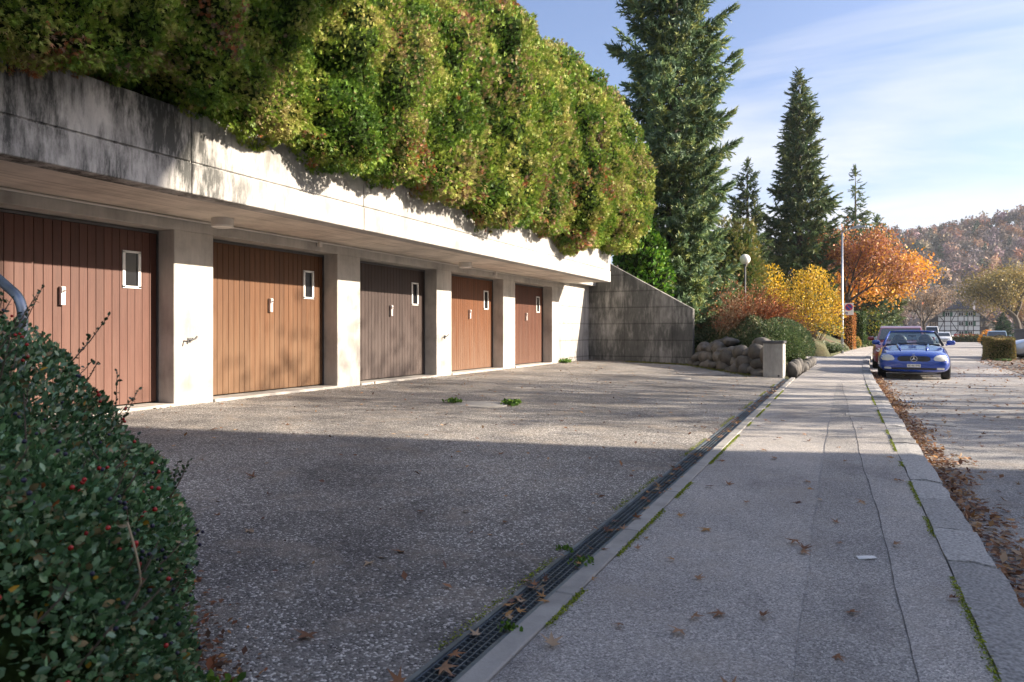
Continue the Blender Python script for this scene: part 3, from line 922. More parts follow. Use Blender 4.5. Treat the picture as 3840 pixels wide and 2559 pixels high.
# ------------------------------------------------------------------ apartment block across the street (outside the picture; it throws the long shade)
ab = thing('apartment_building', 'tall pale apartment block across the street, outside the picture', 'building', (14, 11.76, -0.62))
wallm = pmat('render_wall', (0.55, 0.52, 0.47), 0.85, var=0.08)
MB().box(0, 12, -34, 0, 0, 13.4).build('wall', wallm, ab)
MB().prism([(-34.8, 13.4), (1.45, 13.4), (0.9, 12.7), (0.0, 11.4), (0.0, 13.39)], -0.6, 12.6, 'x').build('eave', 'white', ab)
MB().prism([(-0.9, 13.42), (12.9, 13.42), (6, 17.6)], -34.9, 1.5, 'y').build('roof', pmat('roof_tile', (0.16, 0.08, 0.06), 0.8), ab)
for fl in range(4):
    for k in range(8):
        yy = -3.2 - k * 4
        w1 = MB().box(-0.03, 0.0, yy - .7, yy + .7, 1.0 + fl * 3.1, 2.5 + fl * 3.1).build('window', 'white', ab)
        MB().box(-0.04, -0.031, yy - .62, yy + .62, 1.08 + fl * 3.1, 2.42 + fl * 3.1).build('pane', 'pane', w1)
# ================================================================== vegetation
def surf_mesh(name, P, mat, parent, cols=None):
    """closed-ish grid surface from array P[i,j,3]"""
    ni, nj = P.shape[:2]
    i = np.arange(ni - 1)[:, None] * nj + np.arange(nj - 1)[None, :]
    F = np.stack([i, i + 1, i + nj + 1, i + nj], -1).reshape(-1, 4)
    me = np_mesh(name, P.reshape(-1, 3), F, cols, mat, True)
    return link(name, me, parent)

# ---- thuja hedge on the garage roof
HP = np.array([(-6.4, 3.18), (-5.95, 3.12), (-5.6, 3.16), (-5.38, 3.6), (-5.26, 4.4), (-5.26, 5.4), (-5.45, 6.4), (-5.85, 7.2), (-6.5, 7.8), (-7.2, 8.0), (-8.0, 7.8), (-8.7, 6.8), (-8.9, 5.0), (-8.8, 3.2)])
hl = np.concatenate([[0], np.cumsum(np.linalg.norm(np.diff(HP, axis=0), axis=1))]); hl /= hl[-1]
HY0, HY1 = -2.5, 20.55
def hedge_pt(t, y):
    """t along the section, y along the hedge -> point and outward normal"""
    x = np.interp(t, hl, HP[:, 0]); z = np.interp(t, hl, HP[:, 1])
    e = 0.01
    tx = np.interp(np.clip(t + e, 0, 1), hl, HP[:, 0]) - np.interp(np.clip(t - e, 0, 1), hl, HP[:, 0])
    tz = np.interp(np.clip(t + e, 0, 1), hl, HP[:, 1]) - np.interp(np.clip(t - e, 0, 1), hl, HP[:, 1])
    nx, nz_ = tz, -tx
    ln = np.maximum(np.hypot(nx, nz_), 1e-6); nx, nz_ = nx / ln, nz_ / ln
    # rounded far end
    u = np.clip((y - (HY1 - 2.3)) / 2.3, 0, 1)
    k = np.sqrt(np.clip(1 - u ** 2.6, 0, 1))
    cx, cz = -6.9, 5.6
    zlow = np.where(z < cz, 0.55 + 0.45 * k, 0.25 + 0.75 * k)
    x2 = cx + (x - cx) * k; z2 = cz + (z - cz) * zlow
    ny = u ** 1.6
    # the far third leans out over the slab
    lean = sstep(14, 19.5, y) * 0.14 * np.clip((z - 3) / 1.5, 0, 1) * k
    x2 = x2 + lean * (x > cx)
    low_ = np.clip((3.9 - z) / .5, 0, 1) * np.clip((x + 6.3) / .25, 0, 1)
    z2 = z2 + low_ * np.interp(y, [2, 4, 6, 9, 13, 16, 20], [.22, .06, .03, .02, .02, .10, .36])
    P = np.stack([x2, y, z2], -1)
    Nn = unit(np.stack([nx * (1 - ny * .6), ny, nz_ * (1 - ny * .6)], -1))
    # upright plumes: one plant every metre or so, ridged and ragged
    q = np.stack([x2 * 0, y * 1.0, z2 * 0.13], -1)
    q2 = np.stack([x2 * 0.3, y, z2 * 0.28], -1)
    ridge = (vnoise(q, 1.15, 3) - 0.5) * 0.8 + (vnoise(q2, 2.7, 5) - 0.5) * 0.5 + (vnoise(P, 1.3, 8) - 0.5) * 0.35 + (vnoise(P, 4.2, 11) - .5) * 0.36 + (vnoise(P, 8, 12) - .5) * 0.2
    # a hole in the foliage
    hole = np.exp(-(((y - 15.75) / 0.34) ** 2 + ((z2 - 5.35) / 0.38) ** 2)) * (x2 > -6.6) * 0.75
    ridge = ridge * (0.55 + 0.45 * np.clip((z2 - 3.1) / .9, 0, 1))
    P = P + Nn * (ridge - hole)[..., None]
    return P, Nn, ridge - hole, hole
hedge = thing('thuja_hedge', 'massive overhanging green thuja hedge with brown patches along the garage roof', 'hedge', (-7, 9, 3.12))
off = np.array([7, -9, -3.12])
tt, yy = np.meshgrid(np.linspace(0, 1, 100), np.linspace(HY0, HY1, 330), indexing='ij')
P, Nn, _, _ = hedge_pt(tt.ravel(), yy.ravel())
P = P - Nn * 0.22
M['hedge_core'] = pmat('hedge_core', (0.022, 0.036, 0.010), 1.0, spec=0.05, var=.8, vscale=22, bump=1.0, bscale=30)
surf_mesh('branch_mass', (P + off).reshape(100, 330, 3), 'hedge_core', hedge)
def hedge_batch(n, tlo, thi, ylo, yhi, depth, smin, smax):
    t = rng.uniform(tlo, thi, n); y = rng.uniform(ylo, yhi, n)
    P, Nn, rd, hole = hedge_pt(t, y)
    P = P - Nn * (rng.random(n) ** 1.5 * depth)[:, None]
    g = Nn * 0.75 + np.array([0, 0, 0.75]) + rng.normal(size=(n, 3)) * 0.5
    down = (P[:, 2] < 3.45)
    g[down] += np.array([0.2, 0, -0.9])
    big = vnoise(P, 0.9, 21); fine = vnoise(P, 3.1, 22)
    pal = np.array([(0.075, 0.155, 0.028), (0.14, 0.245, 0.032), (0.24, 0.34, 0.045), (0.40, 0.43, 0.10), (0.46, 0.41, 0.15)])
    tv_ = np.clip((vnoise(P, 5.5, 23) * .55 + vnoise(P, 1.7, 24) * .45 - .22) * 1.7 * 4 + rng.normal(size=n) * .55, 0, 3.999)
    i0 = tv_.astype(int); f0 = (tv_ - i0)[:, None]
    c = (pal[i0] * (1 - f0) + pal[i0 + 1] * f0) * rng.uniform(.8, 1.2, (n, 1))
    # sprig tone varies in fine random patches
    c = c * (0.95 + 0.5 * (fine - 0.5))[:, None]
    tan = (rng.random(n) < np.clip((vnoise(P, 1.6, 31) - 0.52) * 1.7, 0.02, 0.4))
    c[tan] = pick([(0.36, 0.29, 0.12), (0.30, 0.23, 0.12)], tan.sum(), None, 0.3)
    brown = ((vnoise(P, 1.5, 41) > 0.75) & (vnoise(P, 4.5, 42) > 0.52) & (rng.random(n) < 0.55)) | ((P[:, 2] < 3.35) & (vnoise(P, 3, 44) > 0.68) & (rng.random(n) < 0.5)) | (rng.random(n) < 0.006)
    c[brown] = pick([(0.42, 0.15, 0.06), (0.34, 0.17, 0.09), (0.28, 0.18, 0.12)], brown.sum(), None, 0.3)
    dead = hole > 0.25
    c[dead] = pick([(0.16, 0.10, 0.07), (0.10, 0.07, 0.05)], dead.sum(), None, 0.3)
    keep = ~((hole > 0.35) & (rng.random(n) < 0.7))
    sc = rng.uniform(smin, smax, n)
    return P[keep], g[keep], sc[keep], c[keep]
parts = [hedge_batch(64000, 0.0, 0.34, 2.0, 9.0, 0.14, 0.03, 0.068), hedge_batch(12000, 0.34, 0.6, 1.5, 9.0, 0.14, 0.06, 0.12), hedge_batch(76000, 0.0, 0.60, 9.0, HY1 - 0.02, 0.15, 0.045, 0.10), hedge_batch(14000, 0.0, 0.62, 15, HY1, 0.13, 0.05, 0.11),
         hedge_batch(5000, 0.62, 1.0, 1.0, HY1, 0.1, 0.2, 0.3), hedge_batch(4000, 0.0, 0.75, HY0, 1.0, 0.1, 0.2, 0.3)]
P, g, sc, c = [np.concatenate([p[k] for p in parts]) for k in range(4)]
tag(scatter(T_SPRIG, P + off, g, sc, c, 'foliage', 'leaf', hedge), kind='stuff')
mb = MB()
for k in range(24):
    y = HY0 + 0.4 + k * 0.95
    if y > HY1 - 1.2: break
    mb.tube([(0.0, y - 9, -0.1), (0.05 * random.uniform(-1, 1), y - 9, 2.2), (0, y - 9, 4.2)], [0.09, 0.07, 0.03], 6)
mb.build('trunks', 'bark', hedge)['kind'] = 'stuff'
# dead twigs round the hole and one hanging straw
mb = MB()
for k in range(60):
    a = np.array([-5.75 + random.uniform(-.3, .1), 15.95 + random.uniform(-.3, .35), 5.1 + random.uniform(-.4, .2)]) + off
    d = np.array([random.uniform(-.05, .22), random.uniform(-.3, .3), random.uniform(-.05, .35)])
    mb.tube([a, a + d * .6, a + d + np.array([0, 0, random.uniform(-.08, .08)])], [0.006, 0.005, 0.003], 3)
mb.build('dead_twigs', 'twig', hedge)['kind'] = 'stuff'

# ---- evergreen trees
def spruce(name, label, x, y, z0, h, rad, nb, ntw, tw, cols, seed, dens=1.0, top=0.0, droop=0.25, lowest=0.03, T=T_TWIG, group=None, skirt=1.0, sparse_top=0.0):
    r = random.Random(seed)
    t = thing(name, label, 'tree', (x, y, z0), 0, group)
    MB().tube([(0, 0, -0.4), (0, 0, h * 0.5), (0, 0, h * 0.985)], [h * 0.016 + .05, h * 0.009 + .03, 0.012], 8).build('trunk', 'bark', t, smooth=True)
    mb = MB()
    pos, gr, sc = [], [], []
    for b in range(nb):
        u = lowest + (1 - lowest) * (b + r.random()) / nb
        u = u ** 1.12
        if sparse_top and u > 1 - sparse_top and r.random() < 0.55: continue
        L_ = rad(u) * (r.uniform(0.62, 1.08) if r.random() < .85 or u < .35 else r.uniform(1.1, 1.4))
        az = b * 2.399 + r.uniform(-.35, .35)
        zb = u * h
        out = np.array([math.cos(az), math.sin(az), 0])
        sd = np.array([-out[1], out[0], 0])
        rise = 0.45 * (u ** 2) + r.uniform(-.08, .1)
        m = 7
        pts = []
        for i in range(m):
            s_ = i / (m - 1)
            zz = L_ * (rise * s_ - droop * math.sin(math.pi * min(s_, .75) / 0.75 * .5) * (1 - u) * 1.3 + 0.22 * max(0, s_ - .55) ** 1.3 * 2)
            pts.append(out * (L_ * s_ * 0.96 + 0.02) + np.array([0, 0, zb + zz]) + sd * L_ * 0.05 * math.sin(s_ * 3 + az))
        mb.tube(pts, [max(0.006, 0.028 * L_ * (1 - i / m) * .55) for i in range(m)], 4, False)
        k = max(3, int(ntw * dens * (L_ / rad(0.2)) ** 0.9))
        for q in range(k):
            s_ = 0.12 + 0.9 * r.random() ** 0.7
            s_ = min(s_, 1.0)
            f = s_ * (m - 1); i = min(int(f), m - 2)
            p = pts[i] + (pts[i + 1] - pts[i]) * (f - i)
            spread = (1 - s_) * 0.55 + 0.12
            lat = r.uniform(-1, 1) * spread * L_ * 0.62
            p = p + sd * lat + np.array([0, 0, -abs(lat) * 0.18 - r.random() * 0.12 * skirt])
            dz = r.uniform(-1.0, 0.25) if r.random() < 0.62 else r.uniform(-.1, .8)
            d = out * r.uniform(.2, 1) + sd * (lat / max(L_, .1)) * 2.2 + np.array([0, 0, dz * 0.9]) + np.array([r.gauss(0, .25), r.gauss(0, .25), 0])
            if s_ > 0.93: d = out + np.array([0, 0, .45])
            pos.append(p); gr.append(d); sc.append(tw * r.uniform(0.7, 1.3) * (0.75 + 0.25 * min(1, L_)))
    for q in range(14):
        pos.append(np.array([0, 0, h * (1 - 0.05 * r.random())])); gr.append(np.array([r.gauss(0, .5), r.gauss(0, .5), 1])); sc.append(tw * .8)
    mb.build('branches', 'bark', t)['kind'] = 'stuff'
    pos = np.array(pos); n = len(pos)
    col = pick(cols, n, None, 0.3) * (0.75 + 0.6 * vnoise(pos, 0.9, seed))[:, None]
    tag(scatter(T, pos, np.array(gr), np.array(sc), col, 'crown', 'needle', t), kind='stuff')
    return t
gA = [(0.14, 0.215, 0.10), (0.20, 0.27, 0.115), (0.10, 0.165, 0.095), (0.26, 0.29, 0.10), (0.165, 0.235, 0.155)]
gB = [(0.10, 0.15, 0.06), (0.07, 0.115, 0.06), (0.155, 0.18, 0.065)]
def radA(u):
    return float(np.interp(u, [0, .08, .2, .35, .5, .62, .75, .9, 1], [1.7, 2.15, 2.1, 1.95, 1.85, 1.75, 1.2, .6, .05]))
spruce('spruce_tree', 'huge dense blue-green spruce behind the sloping wing wall, cut by the frame', -5.55, 25.1, 1.2, 17.5, radA, 300, 75, 0.40, gA, 4, 1.0, lowest=0.03, droop=.32)
def radB(u): return float(np.interp(u, [0, .12, .3, .5, .7, .85, 1], [2.2, 2.55, 2.3, 1.85, 1.25, .75, .05]))
spruce('spruce_tree', 'tall slender spruce with drooping tiers rising behind the yellow bush', -2.75, 52.0, 1.0, 18.2, radB, 210, 52, 0.62, gB, 9, 1.0, droop=0.35)
def radC(u): return float(np.interp(u, [0, .3, .6, .85, 1], [2.0, 1.75, 1.15, .5, .05]))
spruce('spruce_tree', 'narrow pointed spruce between the big spruce and globe lamp', -5.9, 49.4, 2.0, 10.7, radC, 130, 34, 0.5, gB, 14)
def radD(u): return float(np.interp(u, [0, .25, .5, .75, .8, 1], [3.6, 3.4, 2.3, .9, .6, .12]))
spruce('spruce_tree', 'far spruce with a bare spiky top left of the wooded hill', 1.1, 72.7, 0.2, 16.2, radD, 130, 32, 0.7, gB, 17, 0.9, sparse_top=0.25)
def radE(u): return float(np.interp(u, [0, .4, .8, 1], [2.6, 2.2, 1.0, .1]))
spruce('spruce_tree', 'short bushy dark spruce at the right foot of the bare-topped spruce', 3.1, 77.0, 0.0, 12.2, radE, 80, 30, 0.8, gB, 19)
def radG(u): return float(np.interp(u, [0, .1, .5, 1], [1.25, 1.35, .95, .1]))
spruce('cone_conifer', 'dark green cone-shaped conifer by the far hedge near the timbered house', 19.0, 109.0, -0.9, 4.1, radG, 110, 16, 0.45, [(0.018, 0.05, 0.022), (0.03, 0.07, 0.028)], 23, droop=0.0)

# ---- bushes: leaf shells over lumpy forms
def bush(name, label, cat, loc, rad, n, size, cols, wts=None, T=T_LEAF, mat='leaf', lump=0.35, lscale=1.2, fill=0.35, seed=1, twigs=0, core=True, box=0.0, up=0.3, var=0.3, cn=None, part='foliage', twigcol='twig', lo=-0.25):
    t = thing(name, label, cat, loc)
    rad = np.array(rad, float)
    d = unit(rng.normal(size=(n, 3)))
    d = d[d[:, 2] > lo] if lo > -1 else d
    n = len(d)
    if box:
        m = np.max(np.abs(d), axis=1, keepdims=True)
        d2 = d / m
        sh = d * (1 - box) + d2 * box
    else: sh = d
    k = 1 - lump * 0.5 + lump * (vnoise(d * rad, lscale, seed) * 0.7 + vnoise(d * rad, lscale * 2.7, seed + 3) * 0.5)
    dep = 1 - rng.random(n) ** 2.2 * fill
    P = sh * rad * (k * dep)[:, None]
    P[:, 2] += rad[2] * (0.5 if lo < 0 else 0)
    P[:, 2] = np.maximum(P[:, 2], 0.01)
    g = d + np.array([0, 0, up]) + rng.normal(size=(n, 3)) * 0.7
    c = pick(cols, n, wts, var) * (0.72 + 0.6 * vnoise(P, 2.2 / max(rad.max(), .5) + .6, seed + 5))[:, None]
    if cn is not None: c = cn(P, c)
    if core:
        bm = bmesh.new(); bmesh.ops.create_icosphere(bm, subdivisions=4, radius=1)
        co = np.array([v.co[:] for v in bm.verts])
        if box: sh2 = co * (1 - box) + co / np.max(np.abs(co), axis=1, keepdims=True) * box
        else: sh2 = co
        kk = 1 - lump * 0.5 + lump * (vnoise(co * rad, lscale, seed) * 0.7 + vnoise(co * rad, lscale * 2.7, seed + 3) * 0.5)
        for v, s2, k2 in zip(bm.verts, sh2, kk):
            q = s2 * rad * k2 * 0.82
            v.co = (q[0], q[1], max(q[2] + rad[2] * (0.5 if lo < 0 else 0), -0.05))
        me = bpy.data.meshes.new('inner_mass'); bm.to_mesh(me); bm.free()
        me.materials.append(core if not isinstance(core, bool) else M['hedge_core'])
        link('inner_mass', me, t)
    if twigs:
        mb = MB()
        for q in range(twigs):
            e = P[random.randrange(n)] * random.uniform(.85, 1.08)
            a = np.array([e[0] * .12, e[1] * .12, -0.05])
            mid = (a + e) * .5 + np.array([0, 0, .15 * rad[2]])
            mb.tube([a, mid, e], [0.012 + .004 * rad.max(), 0.009, 0.004], 3, False)
        mb.build('stems', twigcol, t)['kind'] = 'stuff'
    sc = size * rng.uniform(0.65, 1.3, n)
    tag(scatter(T, P, g, sc, c, part, mat, t), kind='stuff')
    return t

M['straw'] = pmat('straw_stem', (0.38, 0.29, 0.18), 0.85, var=0.3)
# near cotoneaster shrub
def near_shrub():
    t = thing('berry_shrub', 'dense evergreen shrub with red berries filling the lower left foreground', 'shrub', (-3.2, 0.75, -0.1))
    cx, cy = -3.2, 0.75
    rx, ry, h = 1.72, 1.2, 1.36
    def form(d):
        # rounded-box mound, higher to the west
        p = np.sign(d) * np.abs(d) ** 0.62
        x = p[:, 0] * rx; y = p[:, 1] * ry
        z = np.maximum(p[:, 2], 0) * h * (1.0 - 0.30 * np.clip((x - 0.1) / 1.3, 0, 1) - 0.13 * np.clip(y / 1.0, 0, 1))
        y = y * (1 - 0.28 * np.clip((x - 0.5) / 1.0, 0, 1) * (y > 0))
        P = np.stack([x, y, z], 1)
        return P + unit(d) * ((vnoise(P, 1.8, 51) - .5) * 0.26 + (vnoise(P, 5, 52) - .5) * 0.12)[:, None]
    def sample(n):
        d = unit(rng.normal(size=(n * 2, 3)))
        d = d[(d[:, 2] > -0.12) & ((d[:, 0] > -0.75))][:n]
        return d
    d = sample(102000)
    n = len(d)
    P = form(d) * (1 - rng.random(n) ** 2.5 * 0.16)[:, None]
    P[:, 2] = np.maximum(P[:, 2], 0.0)
    g = d + rng.normal(size=(n, 3)) * 0.8 + np.array([0, 0, .25])
    c = pick([(0.065, 0.14, 0.06), (0.115, 0.225, 0.085), (0.20, 0.33, 0.16), (0.31, 0.38, 0.19), (0.26, 0.19, 0.09)], n, (4, 5, 4, 1.2, 0.8), 0.35) * (0.7 + 0.6 * vnoise(P, 2.5, 55))[:, None]
    yl = rng.random(n) < 0.009
    c[yl] = pick([(0.5, 0.27, 0.03), (0.4, 0.12, 0.04), (0.45, 0.33, 0.16)], yl.sum())
    tag(scatter(T_OVAL, P, g, 0.0215 * rng.uniform(.6, 1.4, n), c, 'foliage', 'gloss', t), kind='stuff')
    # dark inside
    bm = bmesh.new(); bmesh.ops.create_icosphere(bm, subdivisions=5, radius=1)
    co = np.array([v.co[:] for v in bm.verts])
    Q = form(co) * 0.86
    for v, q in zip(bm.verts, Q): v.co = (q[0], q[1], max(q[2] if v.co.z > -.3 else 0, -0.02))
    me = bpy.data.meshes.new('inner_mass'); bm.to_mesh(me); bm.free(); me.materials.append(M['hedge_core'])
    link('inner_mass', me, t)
    # stray shoots above the outline
    mb = MB(); LP, LG = [], []
    ds = sample(900)
    ds = ds[ds[:, 2] > 0.22][:230]
    base = form(ds)
    for b, dd in zip(base, ds):
        ln = random.uniform(.05, .16) if random.random() < .85 else random.uniform(.15, .26)
        dv_ = unit(dd * .8 + np.array([random.gauss(0, .4), random.gauss(0, .4), .55]))
        e = b + dv_ * ln
        mid = b + dv_ * ln * .5 + np.array([0, 0, -.01])
        mb.tube([b - dv_ * .08, mid, e], [.0028, .0022, .0013], 4, False)
        m = int(ln / .011)
        for q in range(m):
            LP.append(b + dv_ * ln * (q + 1) / m); LG.append(dv_ * .6 + np.array([random.gauss(0, .6) for _ in range(3)]))
    mb.build('shoots', 'twig', t)['kind'] = 'stuff'
    LP, LG = np.array(LP), np.array(LG)
    tag(scatter(T_OVAL, LP, LG, 0.019 * rng.uniform(.6, 1.25, len(LP)), pick([(0.04, .075, .035), (0.06, .095, .045)], len(LP)), 'shoot_leaves', 'gloss', t), kind='stuff')
    # berries: red ones in clusters, dark ones scattered
    def berries(nm, m, cnt, cl, rr):
        bm = bmesh.new(); bmesh.ops.create_icosphere(bm, subdivisions=2, radius=1)
        tv = np.array([v.co[:] for v in bm.verts]); tf = np.array([[v.index for v in f.verts] for f in bm.faces]); bm.free()
        dd = sample(cnt); B = form(dd) + dd * .014
        pos = np.concatenate([B[i:i + 1] + rng.normal(size=(random.randint(1, cl), 3)) * 0.016 for i in range(len(B))])
        pos[:, 2] = np.maximum(pos[:, 2], .02)
        V = (tv[None] * (rr * rng.uniform(.8, 1.2, (len(pos), 1, 1))) + pos[:, None]).reshape(-1, 3)
        Fm = (tf[None] + (np.arange(len(pos)) * len(tv))[:, None, None]).reshape(-1, 3)
        me = np_mesh(nm, V, Fm, None, None, True); me.materials.append(m)
        link(nm, me, t)['kind'] = 'stuff'
    berries('red_berries', pmat('berry_red', (0.42, 0.018, 0.014), 0.25), 95, 4, 0.0062)
    berries('dark_berries', pmat('berry_dark', (0.02, 0.016, 0.045), 0.3), 300, 2, 0.0058)
    # a bare fallen stalk caught in it
    dd = sample(6000); B = form(dd); Wp = B + np.array([cx, cy, -.1])
    rt = Wp[:, 0] * math.cos(YAW) + Wp[:, 1] * math.sin(YAW); fw = -Wp[:, 0] * math.sin(YAW) + Wp[:, 1] * math.cos(YAW)
    toward = (dd * unit(np.array([0, 0, CAMZ]) - Wp)).sum(1) > .2
    q = np.argmin(np.abs(rt / fw + 0.58) + np.abs((Wp[:, 2] - CAMZ) / fw + 0.35) + 9 * (~toward))
    b = B[q]; nq = dd[q]
    sk = [b + nq * .045 + np.array([.03 * math.sin(a * 2.2) - .05 * max(0, a - .7), .02 * a, .10 - .2 * a + .07 * max(0, a - .7)]) for a in np.linspace(0, 1.15, 12)]
    MB().tube(sk, list(np.linspace(.0032, .0018, 12)), 6).build('stalk', 'straw', t, smooth=True)
    return t
near_shrub()

G_ = lambda x, y: float(ground_z(np.array([x]), np.array([y]))[0])
# laurel beside the hedge end
bush('laurel_bush', 'bright glossy green laurel tucked between thuja hedge and big spruce', 'bush', (-6.3, 23.0, 1.4), (0.95, 0.75, 2.3), 5200, 0.155, [(0.09, 0.22, 0.02), (0.06, 0.15, 0.02), (0.16, 0.28, 0.03)], T=T_OVAL, mat='leaf', seed=61, twigs=14, lump=.5)
# green shrubs behind the globe lamp
bush('evergreen_bush', 'tall loose mid-green bush left of the globe lamp', 'bush', (-7.0, 33.5, 2.2), (1.35, 1.2, 2.5), 5200, 0.17, [(0.07, 0.12, 0.03), (0.11, 0.15, 0.04), (0.05, 0.10, 0.025)], seed=63, lump=.5, twigs=20)
bush('evergreen_bush', 'tall yellow-green feathery bush right behind the globe lamp', 'bush', (-5.2, 36.8, 1.7), (1.5, 1.3, 3.1), 6500, 0.2, [(0.16, 0.17, 0.035), (0.10, 0.15, 0.03), (0.20, 0.17, 0.05)], seed=65, lump=.55, twigs=20, T=T_THUJA)
bush('evergreen_bush', 'light green low bush below the globe lamp', 'bush', (-4.9, 31.2, 1.4), (1.3, 0.9, 1.1), 3000, 0.13, [(0.13, 0.20, 0.03), (0.20, 0.22, 0.04), (0.08, 0.13, 0.03)], seed=67, lump=.5)
# straw-coloured and red-brown shrubs on the bank
def twig_shrub(name, label, loc, n, ln, lean, spread, cols, leaf, ln_leaf, seed, leafmat='dry', stemmat='twig', per=6):
    r = random.Random(seed)
    t = thing(name, label, 'shrub', loc)
    mb = MB(); LP, LG = [], []
    for k in range(n):
        az = r.uniform(0, 2 * math.pi); el = r.uniform(.25, 1.35)
        d = np.array([math.cos(az) * math.cos(el) * spread, math.sin(az) * math.cos(el) * spread, math.sin(el)]) + np.array(lean)
        d /= np.linalg.norm(d)
        L_ = ln * r.uniform(.55, 1.1)
        p0 = np.array([r.gauss(0, .12), r.gauss(0, .12), -.05])
        pts = [p0]
        dd = d.copy()
        for s_ in range(5):
            dd = dd + np.array([r.gauss(0, .10), r.gauss(0, .10), -0.07]); dd /= np.linalg.norm(dd)
            pts.append(pts[-1] + dd * L_ / 5)
        mb.tube(pts, [.011, .009, .007, .005, .004, .002], 3, False)
        for q in range(per):
            s_ = r.uniform(.35, 1) * 5; i = min(int(s_), 4)
            LP.append(pts[i] + (pts[i + 1] - pts[i]) * (s_ - i) + np.array([r.gauss(0, .05), r.gauss(0, .05), r.gauss(0, .05)])); LG.append(dd + np.array([r.gauss(0, .6) for _ in range(3)]))
    mb.build('stems', stemmat, t)['kind'] = 'stuff'
    LP = np.array(LP)
    tag(scatter(T_LEAF, LP, np.array(LG), leaf * rng.uniform(.6, 1.3, len(LP)), pick(cols, len(LP), None, .35), 'foliage', leafmat, t), kind='stuff')
    return t
M['redstem'] = pmat('red_stem', (0.20, 0.085, 0.05), 0.85, var=0.3)
twig_shrub('bare_shrub', 'straw-coloured bare shrub with long arching stems above the wing wall end', (-3.5, 22.3, G_(-3.5, 22.3) + .1), 210, 2.1, (.75, .1, .25), .8, [(0.42, 0.25, 0.15), (0.42, 0.31, 0.2), (0.30, 0.16, 0.09)], .08, 0, 71, stemmat='straw', per=7)
twig_shrub('bare_shrub', 'pale beige dried hydrangea-like shrub under the globe lamp', (-3.1, 26.6, G_(-3.1, 26.6)), 300, 2.2, (.1, 0, .2), 1.1, [(0.34, 0.22, 0.14), (0.40, 0.28, 0.17), (0.25, 0.14, 0.09)], .075, 0, 72, stemmat='straw', per=10)
twig_shrub('barberry_shrub', 'rounded red-brown autumn shrub on the bank above green ground cover', (-2.65, 22.7, G_(-2.65, 22.7) + .1), 520, 1.6, (.35, -.1, .05), 1.2, [(0.34, 0.10, 0.045), (0.27, 0.085, 0.04), (0.40, 0.17, 0.07), (0.22, 0.10, .05)], .06, 0, 73, stemmat='redstem', per=16)
twig_shrub('barberry_shrub', 'dark bare purplish shrub between red-brown shrub and yellow bush', (-1.75, 25.3, G_(-1.75, 25.3)), 220, 1.4, (0, 0, .1), 1.0, [(0.10, 0.06, 0.045), (0.14, 0.08, 0.05)], .05, 0, 74, stemmat='redstem', per=7)
# yellow bushes
YC = [(0.62, 0.40, 0.02), (0.52, 0.33, 0.03), (0.70, 0.48, 0.05), (0.35, 0.30, 0.05), (0.40, 0.24, 0.06)]
def yb(P, c):
    low = P[:, 2] < 1.6
    m = low & (rng.random(len(P)) < .35); c[m] = pick([(0.22, 0.25, 0.03), (0.30, 0.2, 0.08)], m.sum()); return c
bush('yellow_bush', 'large bright yellow autumn bush left of the street lamp', 'bush', (-1.55, 41.0, -0.1), (1.5, 1.4, 3.0), 9500, 0.12, YC, (4, 4, 3, 1.5, 1.5), seed=81, twigs=60, core=False, fill=.8, lump=.75, cn=yb, lscale=.9)
bush('yellow_bush', 'small golden yellow bush higher up behind the large yellow bush', 'bush', (-4.0, 43.2, 1.9), (1.1, 1.0, 1.9), 2600, 0.14, [(0.66, 0.42, 0.01), (0.60, 0.36, 0.02), (0.45, 0.36, .05)], seed=83, twigs=40, core=False, fill=.8, lump=.6)
bush('ivy_patch', 'low pale variegated ground cover at the foot of the yellow bush', 'ground cover', (-1.1, 39.0, -0.15), (1.3, 0.9, 0.35), 1800, 0.09, [(0.16, 0.2, 0.12), (0.09, 0.13, 0.06), (0.3, 0.32, .22)], seed=85, T=T_OVAL)

# ground cover spilling over the boulders and the clipped shrub at the bank end
def ground_cover():
    t = thing('ground_cover', 'mound of small-leaved evergreen ground cover spilling over the boulders', 'ground cover', (-2.6, 20.5, 0.3))
    n = 60000
    x = rng.uniform(-4.6, -0.9, n); y = rng.uniform(17.6, 25.5, n)
    d = bank_d(x, y)
    wob = (vnoise(np.stack([x, y, x * 0], 1), 1.6, 91) - .5) * .5
    k = (d > 0.22 + wob * .6) & (d < 3.2)
    x, y, d = x[k], y[k], d[k]; n = len(x)
    z = ground_z(x, y) + 0.08 + 0.34 * sstep(.2, 1.1, d) * (0.5 + vnoise(np.stack([x, y, x * 0], 1), 1.3, 92)) + rng.random(n) * .10
    # hang over the top boulders
    z = z - 0.25 * (1 - sstep(.2, .7, d)) * rng.random(n)
    P = np.stack([x, y, z], 1)
    g = rng.normal(size=(n, 3)) * .7 + np.array([.1, -.45, .7])
    c = pick([(0.085, .12, .055), (0.12, .15, .07), (.2, .19, .10), (.28, .22, .13), (.065, .095, .045)], n, (4, 4, 2, 1, 2), .35) * (0.65 + .7 * vnoise(P, 2.2, 93))[:, None]
    tag(scatter(T_LEAF, P - np.array([-2.6, 20.5, .3]), g, .075 * rng.uniform(.6, 1.3, n), c, 'foliage', 'leaf', t), kind='stuff')
    xs, ys = np.linspace(-4.6, -.9, 60), np.linspace(17.6, 25.5, 90)
    X, Y = np.meshgrid(xs, ys, indexing='ij')
    D = bank_d(X.ravel(), Y.ravel())
    q = np.stack([X.ravel(), Y.ravel(), X.ravel() * 0], 1)
    Z = ground_z(X.ravel(), Y.ravel()) + np.where(D > .3, (.0 + .28 * sstep(.3, 1.1, D)) * (0.5 + vnoise(q, 1.3, 92)), -.3)
    surf_mesh('inner_mass', np.stack([X.ravel() + 2.6, Y.ravel() - 20.5, Z - .3], 1).reshape(60, 90, 3), 'hedge_core', t)
